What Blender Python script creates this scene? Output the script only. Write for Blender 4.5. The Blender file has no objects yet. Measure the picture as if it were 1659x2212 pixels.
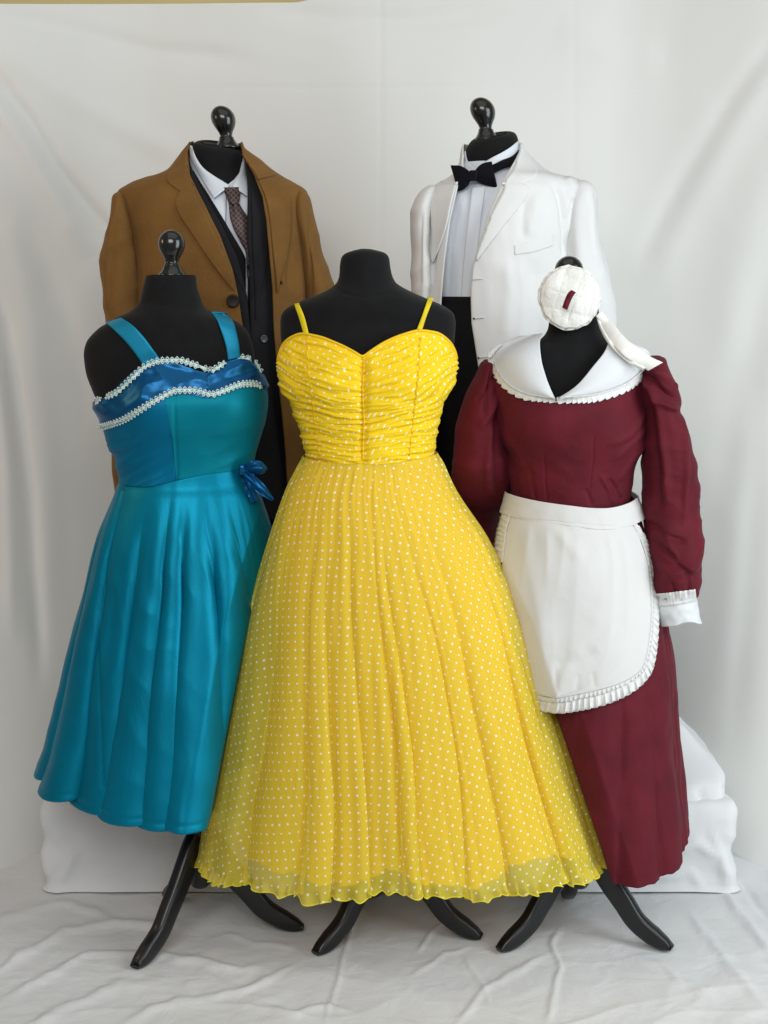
import bpy, math, random
import numpy as np
from mathutils import Vector, Matrix
from mathutils.bvhtree import BVHTree

random.seed(7)
rng = np.random.default_rng(7)
SC = bpy.context.scene
COL = SC.collection

# ------------------------------------------------------------------ camera
FPX, CX, CY = 3200.0, 829.5, 1106.0          # focal length / centre, in units of a 1659 x 2212 frame
CAM = np.array([0.0, -3.2, 1.44])
PITCH = math.radians(8.62)
FWD = np.array([0, math.cos(PITCH), -math.sin(PITCH)])
UP = np.array([0, math.sin(PITCH), math.cos(PITCH)])
RIGHT = np.array([1.0, 0, 0])

def ray(px, py):
    px = np.asarray(px, float); py = np.asarray(py, float)
    return ((px - CX) / FPX)[..., None] * RIGHT + (-(py - CY) / FPX)[..., None] * UP + FWD

def W(px, py, Y):
    """point of the measured plan: the place that is seen at (px, py) and stands at depth Y"""
    d = ray(px, py)
    t = (np.asarray(Y, float) - CAM[1]) / d[..., 1]
    return CAM + d * t[..., None]

def to_px(P):
    v = np.asarray(P) - CAM
    f = v @ FWD
    return CX + (v @ RIGHT) / f * FPX, CY - (v @ UP) / f * FPX

cam_d = bpy.data.cameras.new('camera')
cam_d.sensor_fit = 'VERTICAL'; cam_d.sensor_height = 24; cam_d.sensor_width = 18
cam_d.lens = 24 * FPX / 2212.0
cam_d.clip_end = 100
cam = bpy.data.objects.new('camera', cam_d); COL.objects.link(cam)
cam.location = CAM; cam.rotation_euler = (math.radians(90) - PITCH, 0, 0)
SC.camera = cam

# ------------------------------------------------------------------ maths helpers
def pchip(x, y, xi):
    x = np.asarray(x, float); y = np.asarray(y, float); xi = np.asarray(xi, float)
    if len(x) == 2: return np.interp(xi, x, y)
    h = np.diff(x); h[h == 0] = 1e-9; d = np.diff(y) / h
    m = np.zeros_like(y)
    for i in range(1, len(x) - 1):
        if d[i-1] * d[i] > 0:
            w1 = 2*h[i] + h[i-1]; w2 = h[i] + 2*h[i-1]
            m[i] = (w1 + w2) / (w1/d[i-1] + w2/d[i])
    m[0] = d[0]; m[-1] = d[-1]
    k = np.clip(np.searchsorted(x, xi) - 1, 0, len(h) - 1)
    t = np.clip((xi - x[k]) / h[k], 0, 1)
    return ((1+2*t)*(1-t)**2*y[k] + t*(1-t)**2*h[k]*m[k] + t*t*(3-2*t)*y[k+1] + t*t*(t-1)*h[k]*m[k+1])

def smooth(a, b, x):
    t = np.clip((np.asarray(x, float) - a) / (b - a), 0, 1); return t*t*(3-2*t)

_perm = np.random.default_rng(3).permutation(256); _perm = np.concatenate([_perm, _perm, _perm])
_grad = np.random.default_rng(5).normal(size=(256, 3)); _grad /= np.linalg.norm(_grad, axis=1)[:, None]
def noise(x, y, z):
    x, y, z = np.broadcast_arrays(np.asarray(x, float), np.asarray(y, float), np.asarray(z, float))
    xi = np.floor(x).astype(int); yi = np.floor(y).astype(int); zi = np.floor(z).astype(int)
    xf, yf, zf = x - xi, y - yi, z - zi
    u, v, w = [t*t*t*(t*(t*6-15)+10) for t in (xf, yf, zf)]
    r = 0
    for dx in (0, 1):
        for dy in (0, 1):
            for dz in (0, 1):
                g = _grad[_perm[_perm[_perm[(xi+dx) & 255] + ((yi+dy) & 255)] + ((zi+dz) & 255)]]
                dot = g[..., 0]*(xf-dx) + g[..., 1]*(yf-dy) + g[..., 2]*(zf-dz)
                r = r + dot * (u if dx else 1-u) * (v if dy else 1-v) * (w if dz else 1-w)
    return r * 1.6
def fbm(x, y, z, o=3):
    r = 0; a = 1; f = 1
    for i in range(o):
        r = r + a * noise(x*f + 7*i, y*f, z*f); a *= .5; f *= 2
    return r
def ridge(x, y, z): return 1 - 2*np.abs(noise(x, y, z))

def poly(pts, n, curve=True):
    p = np.asarray(pts, float)
    s = np.concatenate([[0], np.cumsum(np.linalg.norm(np.diff(p, axis=0), axis=1))])
    si = np.linspace(0, s[-1], n)
    f = pchip if curve else (lambda a, b, c: np.interp(c, a, b))
    return np.stack([f(s, p[:, k], si) for k in range(p.shape[1])], 1)

def seg_dist(px, py, pts):
    """distance to a polyline and the 0..1 position along it"""
    p = np.asarray(pts, float); best = np.full(np.shape(px), 1e9); pos = np.zeros(np.shape(px))
    L = np.concatenate([[0], np.cumsum(np.linalg.norm(np.diff(p, axis=0), axis=1))]); T = L[-1]
    for i in range(len(p) - 1):
        a, b = p[i], p[i+1]; ab = b - a; l2 = max(ab @ ab, 1e-9)
        t = np.clip(((px - a[0])*ab[0] + (py - a[1])*ab[1]) / l2, 0, 1)
        d = np.hypot(px - a[0] - t*ab[0], py - a[1] - t*ab[1])
        m = d < best; best = np.where(m, d, best); pos = np.where(m, (L[i] + t*(L[i+1]-L[i])) / T, pos)
    return best, pos

def crease(px, py, pts, w, fade=True):
    d, s = seg_dist(px, py, pts)
    g = np.exp(-(d / w)**2)
    if fade: g = g * np.clip(np.sin(np.pi * np.clip(s, 0, 1)) * 2.0, 0, 1)
    return g

# ------------------------------------------------------------------ object helpers
def tag(o, label=None, cat=None, group=None, kind=None):
    if label: o['label'] = label
    if cat: o['category'] = cat
    if group: o['group'] = group
    if kind: o['kind'] = kind
    return o

def empty(name, loc, label, cat, group=None):
    o = bpy.data.objects.new(name, None); COL.objects.link(o); o.location = loc
    o.empty_display_size = .05
    return tag(o, label, cat, group)

def base_of(o):
    b = np.zeros(3)
    while o is not None:
        b = b + np.array(o.location); o = o.parent
    return b

def mesh(name, V, F, mat, parent=None, uv=None, sm=True, label=None, solid=0, offset=0):
    V = np.asarray(V, float).reshape(-1, 3)
    if parent is not None: V = V - base_of(parent)
    me = bpy.data.meshes.new(name)
    me.from_pydata(V.tolist(), [], F if isinstance(F, list) else F.tolist())
    if uv is not None:
        lay = me.uv_layers.new(name='UVMap')
        li = np.zeros(len(me.loops), int); me.loops.foreach_get('vertex_index', li)
        lay.data.foreach_set('uv', np.asarray(uv, float).reshape(-1, 2)[li].ravel())
    me.polygons.foreach_set('use_smooth', [sm] * len(me.polygons))
    me.materials.append(mat); me.update()
    o = bpy.data.objects.new(name, me); COL.objects.link(o)
    if parent is not None: o.parent = parent
    if label: o['label'] = label
    if solid:
        m = o.modifiers.new('thickness', 'SOLIDIFY'); m.thickness = solid; m.offset = offset
    return o

def grid_faces(nv, nu, closed=False):
    i = np.arange(nv - 1)[:, None]; j = np.arange(nu if closed else nu - 1)[None, :]
    a = i*nu + j; b = i*nu + (j+1) % nu
    return np.stack([a, b, b+nu, a+nu], -1).reshape(-1, 4)

def normals(V, closed):
    if closed:
        du = np.roll(V, -1, 1) - np.roll(V, 1, 1)
    else:
        du = np.gradient(V, axis=1)
    dv = np.gradient(V, axis=0)
    n = np.cross(du, dv); l = np.linalg.norm(n, axis=-1, keepdims=True); l[l < 1e-9] = 1
    return n / l

class Join:
    def __init__(s): s.V = []; s.F = []; s.n = 0
    def add(s, V, F):
        V = np.asarray(V, float).reshape(-1, 3)
        s.V.append(V); s.F += [[int(k) + s.n for k in f] for f in F]; s.n += len(V)
    def build(s, name, mat, parent=None, **k): return mesh(name, np.concatenate(s.V), s.F, mat, parent, **k)

def rows_at(rows, n=None, ys=None):
    """rows: (py, xl, xr, ry_front, ry_back, y_offset, front/back exponent)"""
    R = np.array([list(r) + [r[3], 0.0, 2.0][len(r)-4:] for r in rows], float)
    if ys is None:
        dens = np.linspace(R[0, 0], R[-1, 0], 800)
        xl = pchip(R[:, 0], R[:, 1], dens); xr = pchip(R[:, 0], R[:, 2], dens)
        st = np.sqrt(np.diff(dens)**2 + np.maximum(np.diff(xl)**2, np.diff(xr)**2))
        s = np.concatenate([[0], np.cumsum(st)])
        ys = np.interp(np.linspace(0, s[-1], n), s, dens)
    return [ys] + [pchip(R[:, 0], R[:, k], ys) for k in range(1, 7)]

def loft(rows, Y0, nv, nu, opening=None, arc=None, shrink=1.0, dfront=0.0):
    """rings around a vertical body.  opening = (fn_left_px, fn_right_px) leaves the front open between them."""
    ys, xl, xr, rf, rb, yo, ex = rows_at(rows, nv)
    cx = (xl + xr) / 2; hw = (xr - xl) / 2 * shrink
    if opening is not None:
        a = np.clip((opening[1](ys) - cx) / hw, -.995, .995); b = np.clip((opening[0](ys) - cx) / hw, -.995, .995)
        t0 = np.arccos(a); t1 = np.arccos(b) - 2*np.pi
        th = t0[:, None] + (t1 - t0)[:, None] * np.linspace(0, 1, nu)[None, :]
        closed = False
    elif arc is not None:
        th = np.broadcast_to(np.radians(np.linspace(arc[0], arc[1], nu))[None, :], (nv, nu)); closed = False
    else:
        th = np.broadcast_to(-np.linspace(0, 2*np.pi, nu, endpoint=False)[None, :], (nv, nu)); closed = True
    c, s = np.cos(th), np.sin(th)
    e = (2.0 / ex)[:, None]
    C = np.sign(c) * np.abs(c)**e; S = np.sign(s) * np.abs(s)**e
    px = cx[:, None] + hw[:, None] * C
    d = np.where(S > 0, (rf - dfront)[:, None], (rb - dfront)[:, None])
    Ydep = Y0 + yo[:, None] - d * S
    P0 = W(px, np.broadcast_to(ys[:, None], px.shape), np.broadcast_to((Y0 + yo)[:, None], px.shape))
    V = P0.copy(); V[..., 1] = Ydep
    return dict(V=V, th=th, px=px, py=np.broadcast_to(ys[:, None], px.shape), front=(s > 0), closed=closed,
                ys=ys, t=np.broadcast_to(np.linspace(0, 1, nv)[:, None], px.shape), rows=rows, s=s)

def displaced(L, off, tang=None):
    N = normals(L['V'], L['closed'])
    ctr = L['V'].mean(1, keepdims=True)
    sign = np.sign(((L['V'] - ctr) * N).sum(-1).mean()) or 1
    L['V'] = L['V'] + N * sign * off[..., None]
    return L

def put(name, L, mat, parent=None, caps='', **k):
    nv, nu = L['V'].shape[:2]
    V = L['V'].reshape(-1, 3); F = grid_faces(nv, nu, L['closed']).tolist()
    if caps:
        V = list(V); uvx = None
        for c in caps:
            i0 = 0 if c == 't' else (nv - 1)*nu
            V.append(np.mean([V[i0 + j] for j in range(nu)], axis=0)); ci = len(V) - 1
            for j in range(nu if L['closed'] else nu - 1):
                F.append([i0 + j, i0 + (j+1) % nu, ci])
        V = np.array(V)
    return mesh(name, V, F, mat, parent, **k)

def bvh_of(*Ls):
    V = []; F = []; n = 0
    for L in Ls:
        nv, nu = L['V'].shape[:2]
        V += [Vector(p) for p in L['V'].reshape(-1, 3)]
        F += (grid_faces(nv, nu, L['closed']) + n).tolist(); n += nv*nu
    return BVHTree.FromPolygons(V, F)

def onto(px, py, bvh, off, Ydef, gap=.25):
    """measured outline -> points lying on a body, lifted off by a few millimetres"""
    px = np.asarray(px, float); py = np.asarray(py, float); off = np.broadcast_to(off, px.shape)
    D = ray(px, py); out = np.zeros(px.shape + (3,))
    for i in np.ndindex(px.shape):
        d = Vector(D[i]).normalized()
        h = bvh.ray_cast(Vector(CAM), d)
        if h[0] is None:
            q = Vector(W(px[i], py[i], Ydef)); r = bvh.find_nearest(q)
            if r[0] is not None and (r[0] - q).length < gap:
                q2 = Vector(W(px[i], py[i], r[0].y)); out[i] = q2 - d*off[i]
            else: out[i] = q
        else: out[i] = h[0] - d*off[i]
    return out

def patch(A, B, n, m, bvh, off, Ydef, relax=0, curve=True):
    """strip of cloth between two outlines; off = fn(s, t) in metres"""
    A = poly(A, n, curve); B = poly(B, n, curve)
    t = np.linspace(0, 1, m)[None, :, None]
    G = A[:, None, :]*(1-t) + B[:, None, :]*t
    s_, t_ = np.meshgrid(np.linspace(0, 1, n), np.linspace(0, 1, m), indexing='ij')
    o = off(s_, t_) if callable(off) else np.full(s_.shape, off)
    V = onto(G[..., 0], G[..., 1], bvh, o, Ydef)
    for k in range(relax):
        U = V.copy()
        U[1:-1, 1:-1] = (V[:-2, 1:-1] + V[2:, 1:-1] + V[1:-1, :-2] + V[1:-1, 2:]) / 4
        U[1:-1, 0] = (V[:-2, 0] + 2*V[1:-1, 0] + V[2:, 0]) / 4; U[1:-1, -1] = (V[:-2, -1] + 2*V[1:-1, -1] + V[2:, -1]) / 4
        V = U
    return dict(V=V, closed=False, px=G[..., 0], py=G[..., 1], s=s_, t=t_)

def lathe(prof, n=40):
    p = np.array(prof, float); a = np.linspace(0, 2*np.pi, n, endpoint=False)
    V = np.stack([p[:, 0, None]*np.cos(a), p[:, 0, None]*np.sin(a), np.broadcast_to(p[:, 1, None], (len(p), n))], -1)
    return V, grid_faces(len(p), n, True)

def tube(P, r, n=8, flat=None):
    """tube along points; flat=(w,h) gives a rounded bar"""
    P = np.asarray(P, float); T = np.gradient(P, axis=0); T /= np.linalg.norm(T, axis=1)[:, None]
    ref = np.array([0, 0, 1.0]); V = []
    r = np.broadcast_to(r, (len(P),))
    U0 = None
    for i in range(len(P)):
        u = np.cross(T[i], ref) if U0 is None else U0 - T[i]*(U0 @ T[i])
        if np.linalg.norm(u) < 1e-4: u = np.cross(T[i], [1, 0, 0])
        u /= np.linalg.norm(u); U0 = u; w = np.cross(T[i], u)
        a = np.linspace(0, 2*np.pi, n, endpoint=False)
        V.append(P[i] + r[i]*(np.cos(a)[:, None]*u + np.sin(a)[:, None]*w))
    F = grid_faces(len(P), n, True).tolist()
    F += [list(range(n))[::-1], [(len(P)-1)*n + j for j in range(n)]]
    return np.array(V).reshape(-1, 3), F

# ------------------------------------------------------------------ materials
def nodes(name):
    m = bpy.data.materials.new(name); m.use_nodes = True
    nt = m.node_tree; return m, nt, nt.nodes['Principled BSDF']

def cloth(name, col, rough=.85, var=.06, vscale=9, weave=900, bump=.15, sheen=.0, metal=0, spec=.3, wrinkle=0, wscale=30, trans=0, tint=None, aniso=0, stretch=None):
    m, nt, b = nodes(name); N = nt.nodes.new; Lk = nt.links.new
    tc = N('ShaderNodeTexCoord')
    n1 = N('ShaderNodeTexNoise'); n1.inputs['Scale'].default_value = vscale; n1.inputs['Detail'].default_value = 4
    Lk(tc.outputs['Object'], n1.inputs['Vector'])
    mr = N('ShaderNodeMapRange'); mr.inputs['To Min'].default_value = 1 - var; mr.inputs['To Max'].default_value = 1 + var
    mr.inputs['From Min'].default_value = .3; mr.inputs['From Max'].default_value = .7
    Lk(n1.outputs['Fac'], mr.inputs['Value'])
    n2 = N('ShaderNodeTexNoise'); n2.inputs['Scale'].default_value = weave; n2.inputs['Detail'].default_value = 2
    Lk(tc.outputs['Object'], n2.inputs['Vector'])
    mr2 = N('ShaderNodeMapRange'); mr2.inputs['To Min'].default_value = 1 - var*.9; mr2.inputs['To Max'].default_value = 1 + var*.9
    mr2.inputs['From Min'].default_value = .3; mr2.inputs['From Max'].default_value = .7
    Lk(n2.outputs['Fac'], mr2.inputs['Value'])
    mu = N('ShaderNodeMath'); mu.operation = 'MULTIPLY'; Lk(mr.outputs[0], mu.inputs[0]); Lk(mr2.outputs[0], mu.inputs[1])
    vm = N('ShaderNodeVectorMath'); vm.operation = 'SCALE'; vm.inputs[0].default_value = col[:3]
    Lk(mu.outputs[0], vm.inputs['Scale']); Lk(vm.outputs[0], b.inputs['Base Color'])
    b.inputs['Roughness'].default_value = rough; b.inputs['Metallic'].default_value = metal
    b.inputs['Specular IOR Level'].default_value = spec
    if sheen:
        b.inputs['Sheen Weight'].default_value = sheen; b.inputs['Sheen Roughness'].default_value = .5
        b.inputs['Sheen Tint'].default_value = (tint or (1, 1, 1)) + (1,)
    bp = N('ShaderNodeBump'); bp.inputs['Strength'].default_value = bump; bp.inputs['Distance'].default_value = .001
    Lk(n2.outputs['Fac'], bp.inputs['Height'])
    last = bp
    if wrinkle:
        n3 = N('ShaderNodeTexNoise'); n3.inputs['Scale'].default_value = wscale; n3.inputs['Detail'].default_value = 5; n3.inputs['Distortion'].default_value = .6
        if stretch:
            mp = N('ShaderNodeMapping'); mp.inputs['Scale'].default_value = stretch; Lk(tc.outputs['Object'], mp.inputs['Vector']); Lk(mp.outputs[0], n3.inputs['Vector'])
        else: Lk(tc.outputs['Object'], n3.inputs['Vector'])
        b2 = N('ShaderNodeBump'); b2.inputs['Strength'].default_value = wrinkle; b2.inputs['Distance'].default_value = .012
        Lk(n3.outputs['Fac'], b2.inputs['Height']); Lk(bp.outputs[0], b2.inputs['Normal']); last = b2
    Lk(last.outputs[0], b.inputs['Normal'])
    if aniso:
        b.inputs['Anisotropic'].default_value = aniso; b.inputs['Anisotropic Rotation'].default_value = .25
    return m

def simple(name, col, rough=.4, metal=0, spec=.5, coat=0):
    m, nt, b = nodes(name); N = nt.nodes.new; Lk = nt.links.new
    tc = N('ShaderNodeTexCoord'); n = N('ShaderNodeTexNoise'); n.inputs['Scale'].default_value = 25; n.inputs['Detail'].default_value = 5
    Lk(tc.outputs['Object'], n.inputs['Vector'])
    mr = N('ShaderNodeMapRange'); mr.inputs['To Min'].default_value = rough*.8; mr.inputs['To Max'].default_value = min(1, rough*1.25)
    Lk(n.outputs['Fac'], mr.inputs['Value']); Lk(mr.outputs[0], b.inputs['Roughness'])
    mr2 = N('ShaderNodeMapRange'); mr2.inputs['To Min'].default_value = .85; mr2.inputs['To Max'].default_value = 1.15
    Lk(n.outputs['Fac'], mr2.inputs['Value'])
    vm = N('ShaderNodeVectorMath'); vm.operation = 'SCALE'; vm.inputs[0].default_value = col[:3]
    Lk(mr2.outputs[0], vm.inputs['Scale']); Lk(vm.outputs[0], b.inputs['Base Color'])
    b.inputs['Metallic'].default_value = metal; b.inputs['Specular IOR Level'].default_value = spec
    b.inputs['Coat Weight'].default_value = coat; b.inputs['Coat Roughness'].default_value = .12
    return m

def polka(name, col, dot, pitch, radius, alpha=1.0, rough=.7, translucent=.0):
    """dotted cloth, the dots laid out on the flat cloth (UV in metres)"""
    m, nt, b = nodes(name); N = nt.nodes.new; Lk = nt.links.new
    tc = N('ShaderNodeTexCoord'); sx = N('ShaderNodeSeparateXYZ'); Lk(tc.outputs['UV'], sx.inputs[0])
    def math_(op, a, bv=None):
        q = N('ShaderNodeMath'); q.operation = op
        for k, v in enumerate((a, bv)):
            if v is None: continue
            if isinstance(v, (int, float)): q.inputs[k].default_value = v
            else: Lk(v, q.inputs[k])
        return q.outputs[0]
    wob = N('ShaderNodeTexNoise'); wob.inputs['Scale'].default_value = 40; Lk(tc.outputs['UV'], wob.inputs['Vector'])
    fs = []
    for ax in ('X', 'Y'):
        u = math_('DIVIDE', sx.outputs[ax], pitch)
        u = math_('ADD', u, math_('MULTIPLY', math_('SUBTRACT', wob.outputs['Fac'], .5), .25))
        f = math_('SUBTRACT', math_('FRACT', u), .5); fs.append(math_('MULTIPLY', f, f))
    d = math_('SQRT', math_('ADD', fs[0], fs[1]))
    wn = N('ShaderNodeTexWhiteNoise'); wn.noise_dimensions = '2D'
    fl = N('ShaderNodeVectorMath'); fl.operation = 'FLOOR'; dvv = N('ShaderNodeVectorMath'); dvv.operation = 'SCALE'; dvv.inputs['Scale'].default_value = 1/pitch
    Lk(tc.outputs['UV'], dvv.inputs[0]); Lk(dvv.outputs[0], fl.inputs[0]); Lk(fl.outputs[0], wn.inputs['Vector'])
    d = math_('MULTIPLY', d, math_('ADD', .86, math_('MULTIPLY', wn.outputs['Value'], .38)))
    fz = N('ShaderNodeTexNoise'); fz.inputs['Scale'].default_value = 900; Lk(tc.outputs['UV'], fz.inputs['Vector'])
    d = math_('ADD', d, math_('MULTIPLY', math_('SUBTRACT', fz.outputs['Fac'], .5), .09))
    mr = N('ShaderNodeMapRange'); mr.inputs['From Min'].default_value = radius*1.25; mr.inputs['From Max'].default_value = radius*.70
    mr.inputs['To Max'].default_value = .92
    Lk(d, mr.inputs['Value'])
    n1 = N('ShaderNodeTexNoise'); n1.inputs['Scale'].default_value = 600; Lk(tc.outputs['Object'], n1.inputs['Vector'])
    vr = N('ShaderNodeMapRange'); vr.inputs['To Min'].default_value = .82; vr.inputs['To Max'].default_value = 1.12; Lk(n1.outputs['Fac'], vr.inputs['Value'])
    sc = N('ShaderNodeVectorMath'); sc.operation = 'SCALE'; sc.inputs[0].default_value = col; Lk(vr.outputs[0], sc.inputs['Scale'])
    mx = N('ShaderNodeMix'); mx.data_type = 'RGBA'
    Lk(mr.outputs[0], mx.inputs['Factor']); Lk(sc.outputs[0], mx.inputs['A']); mx.inputs['B'].default_value = dot + (1,)
    Lk(mx.outputs['Result'], b.inputs['Base Color'])
    b.inputs['Roughness'].default_value = rough; b.inputs['Specular IOR Level'].default_value = .25
    bp = N('ShaderNodeBump'); bp.inputs['Strength'].default_value = .2; bp.inputs['Distance'].default_value = .001
    Lk(mr.outputs[0], bp.inputs['Height']); Lk(bp.outputs[0], b.inputs['Normal'])
    out = nt.nodes['Material Output']; last = b.outputs[0]
    if translucent:
        tr = N('ShaderNodeBsdfTranslucent'); Lk(mx.outputs['Result'], tr.inputs['Color'])
        ms = N('ShaderNodeMixShader'); ms.inputs[0].default_value = translucent; Lk(b.outputs[0], ms.inputs[1]); Lk(tr.outputs[0], ms.inputs[2]); last = ms.outputs[0]
    if alpha < 1:
        tp = N('ShaderNodeBsdfTransparent'); ms = N('ShaderNodeMixShader')
        a = math_('MAXIMUM', mr.outputs[0], alpha); Lk(a, ms.inputs[0]); Lk(tp.outputs[0], ms.inputs[1]); Lk(last, ms.inputs[2]); last = ms.outputs[0]
    Lk(last, out.inputs['Surface'])
    return m

M = {}
M['sheet'] = cloth('white_sheet', (.725, .732, .71), .9, .015, 2, 1200, .12, wrinkle=.10, wscale=7)
M['floor'] = cloth('white_floor_sheet', (.68, .69, .695), .9, .03, 3, 900, .12, wrinkle=.45, wscale=13)
M['box_sheet'] = cloth('white_box_sheet', (.70, .71, .72), .9, .02, 3, 900, .12, wrinkle=.35, wscale=9)
M['jersey'] = cloth('black_jersey', (.0085, .0085, .0092), .92, .15, 30, 1200, .25, sheen=.06, spec=.15)
M['lacquer'] = simple('black_lacquer', (.006, .006, .006), .22, 0, .5, .5)
M['legwood'] = simple('black_painted_wood', (.006, .006, .007), .38, 0, .45, .15)
M['camel'] = cloth('camel_wool', (.182, .092, .027), .95, .12, 14, 420, .5, sheen=.12, tint=(.9, .6, .3), spec=.15)
M['button'] = simple('dark_horn_button', (.012, .007, .004), .5, 0, .25)
M['grey_button'] = simple('grey_button', (.06, .07, .08), .3)
M['white_shirt'] = cloth('white_shirt_cotton', (.68, .72, .78), .75, .02, 12, 1400, .1, wrinkle=.12, wscale=22)
M['charcoal'] = cloth('charcoal_suiting', (.014, .014, .016), .9, .2, 20, 700, .35, spec=.2)
M['blackcloth'] = cloth('black_suiting', (.006, .006, .008), .92, .2, 20, 900, .3, spec=.2)
M['velvet'] = cloth('black_velvet', (.004, .004, .007), .95, .2, 30, 900, .3, sheen=.10, spec=.1)
M['ivory'] = cloth('white_jacket_cloth', (.725, .73, .725), .8, .02, 10, 1200, .12, wrinkle=.16, wscale=11, stretch=(1, 1, .4))
M['burgundy'] = cloth('burgundy_cotton', (.102, .0070, .0150), .75, .16, 14, 700, .35, spec=.2, sheen=.05, tint=(.8, .3, .4), wrinkle=.16, wscale=16)
M['white_cotton'] = cloth('white_cotton', (.66, .68, .695), .8, .02, 10, 1200, .1, wrinkle=.10, wscale=18)
M['apron'] = cloth('white_apron_cotton', (.64, .637, .625), .8, .025, 8, 1200, .1, wrinkle=.24, wscale=9)
M['lace'] = cloth('white_lace', (.70, .70, .69), .85, .09, 130, 900, .6)
M['cream_satin'] = cloth('cream_satin', (.80, .79, .75), .32, .03, 14, 900, .05, spec=.5, wrinkle=.2, wscale=40)
M['cap'] = cloth('cream_quilted_cloth', (.76, .755, .715), .6, .05, 40, 900, .2, wrinkle=.35, wscale=60)
M['teal'] = cloth('teal_satin', (.0, .200, .320), .45, .12, 5, 900, .05, metal=.55, spec=.15, wrinkle=.16, wscale=22, stretch=(1, 1, .22))
M['teal_dark'] = cloth('teal_satin_bodice', (.0, .150, .285), .52, .08, 9, 900, .05, metal=.42, spec=.15, wrinkle=.14, wscale=16)
M['teal_green'] = cloth('teal_satin_panel', (.0, .205, .285), .54, .08, 9, 900, .05, metal=.42, spec=.15, wrinkle=.10, wscale=16)
M['teal_strap'] = cloth('teal_strap', (.0, .235, .40), .5, .06, 9, 900, .06, metal=.35, spec=.4)
M['royal'] = cloth('royal_blue_satin', (.0, .095, .25), .38, .08, 9, 900, .05, metal=.65, spec=.5)
M['trim'] = cloth('pearl_white_trim', (.66, .74, .74), .6, .10, 200, 900, .2)
M['sequin'] = simple('green_sequin', (.12, .62, .45), .18, .55, .6, .4)
M['yellow'] = polka('yellow_dotted_organza', (.92, .75, .070), (.95, .92, .70), .0180, .150, alpha=.61, translucent=.15)
M['yellow_bodice'] = polka('yellow_dotted_ruching', (.92, .63, .014), (.94, .90, .60), .0178, .145, translucent=.0)
M['lining'] = cloth('golden_lining', (.94, .55, .010), .6, .05, 4, 900, .1, spec=.3)
M['yellow_trim'] = cloth('golden_piping', (.86, .55, .010), .6, .05, 20, 900, .2)
M['yellow_strap'] = cloth('yellow_strap', (.76, .60, .012), .6, .05, 20, 900, .2)
M['hem'] = cloth('yellow_rolled_hem', (.74, .66, .03), .6, .05, 60, 900, .2)
M['cream_wall'] = cloth('cream_wall', (.72, .60, .30), .9, .04, 3, 300, .1)

def tie_mat():
    m, nt, b = nodes('patterned_tie_silk'); N = nt.nodes.new; Lk = nt.links.new
    tc = N('ShaderNodeTexCoord'); mp = N('ShaderNodeMapping'); mp.inputs['Rotation'].default_value = (0, 0, math.radians(45)); mp.inputs['Scale'].default_value = (120, 120, 120)
    Lk(tc.outputs['UV'], mp.inputs['Vector']); sx = N('ShaderNodeSeparateXYZ'); Lk(mp.outputs[0], sx.inputs[0])
    def q(op, a, bv=None):
        k = N('ShaderNodeMath'); k.operation = op
        for i, v in enumerate((a, bv)):
            if v is None: continue
            if isinstance(v, (int, float)): k.inputs[i].default_value = v
            else: Lk(v, k.inputs[i])
        return k.outputs[0]
    fx = q('ABSOLUTE', q('SUBTRACT', q('FRACT', sx.outputs['X']), .5)); fy = q('ABSOLUTE', q('SUBTRACT', q('FRACT', sx.outputs['Y']), .5))
    line = q('GREATER_THAN', q('MAXIMUM', fx, fy), .36)
    dot = q('LESS_THAN', q('ADD', fx, fy), .17)
    mx = N('ShaderNodeMix'); mx.data_type = 'RGBA'; Lk(line, mx.inputs['Factor']); mx.inputs['A'].default_value = (.012, .007, .009, 1); mx.inputs['B'].default_value = (.115, .072, .066, 1)
    m2 = N('ShaderNodeMix'); m2.data_type = 'RGBA'; Lk(dot, m2.inputs['Factor']); Lk(mx.outputs['Result'], m2.inputs['A']); m2.inputs['B'].default_value = (.07, .025, .028, 1)
    Lk(m2.outputs['Result'], b.inputs['Base Color']); b.inputs['Roughness'].default_value = .55
    return m
M['tie'] = tie_mat()

# ------------------------------------------------------------------ general skirt / bodice surface
def rows_eval(rows, y):
    R = np.array([list(r) + [r[3], 0.0, 2.0][len(r)-4:] for r in rows], float)
    return [pchip(R[:, 0], R[:, k], np.clip(y, R[0, 0], R[-1, 0]).ravel()).reshape(y.shape) for k in range(1, 7)]

def loft2(rows, Y0, nv, th, top, bot, closed=False, grow=0.0, vpow=1.0):
    """like loft, between two edge curves top(px, S) and bot(px, S) given as image rows on the plane Y0"""
    th = np.broadcast_to(np.asarray(th, float)[None, :], (nv, len(th)))
    v = np.broadcast_to((np.linspace(0, 1, nv)**vpow)[:, None], th.shape)
    C, S = np.cos(th), np.sin(th)
    y = np.full(th.shape, (rows[0][0] + rows[-1][0]) / 2.0)
    for it in range(14):
        xl, xr, rf, rb, yo, ex = rows_eval(rows, y)
        px = (xl + xr)/2 + ((xr - xl)/2 + grow*1000) * C
        yn = top(px, S)*(1-v) + bot(px, S)*v; y = .35*y + .65*yn
    d = np.where(S > 0, rf, rb) + grow
    V = W(px, y, Y0 + yo); V[..., 1] = Y0 + yo - d*S
    return dict(V=V, th=th, px=px, py=y, front=S > 0, closed=closed, t=v, S=S, rows=rows)

def line_fn(pts, back=None):
    p = np.array(sorted(pts), float)
    def f(px, S):
        y = pchip(p[:, 0], p[:, 1], np.clip(px, p[0, 0], p[-1, 0]).ravel()).reshape(px.shape)
        if back is not None: y = np.where(S < 0, y + (back - y)*smooth(0, .35, -S), y)
        return y
    return f

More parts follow.
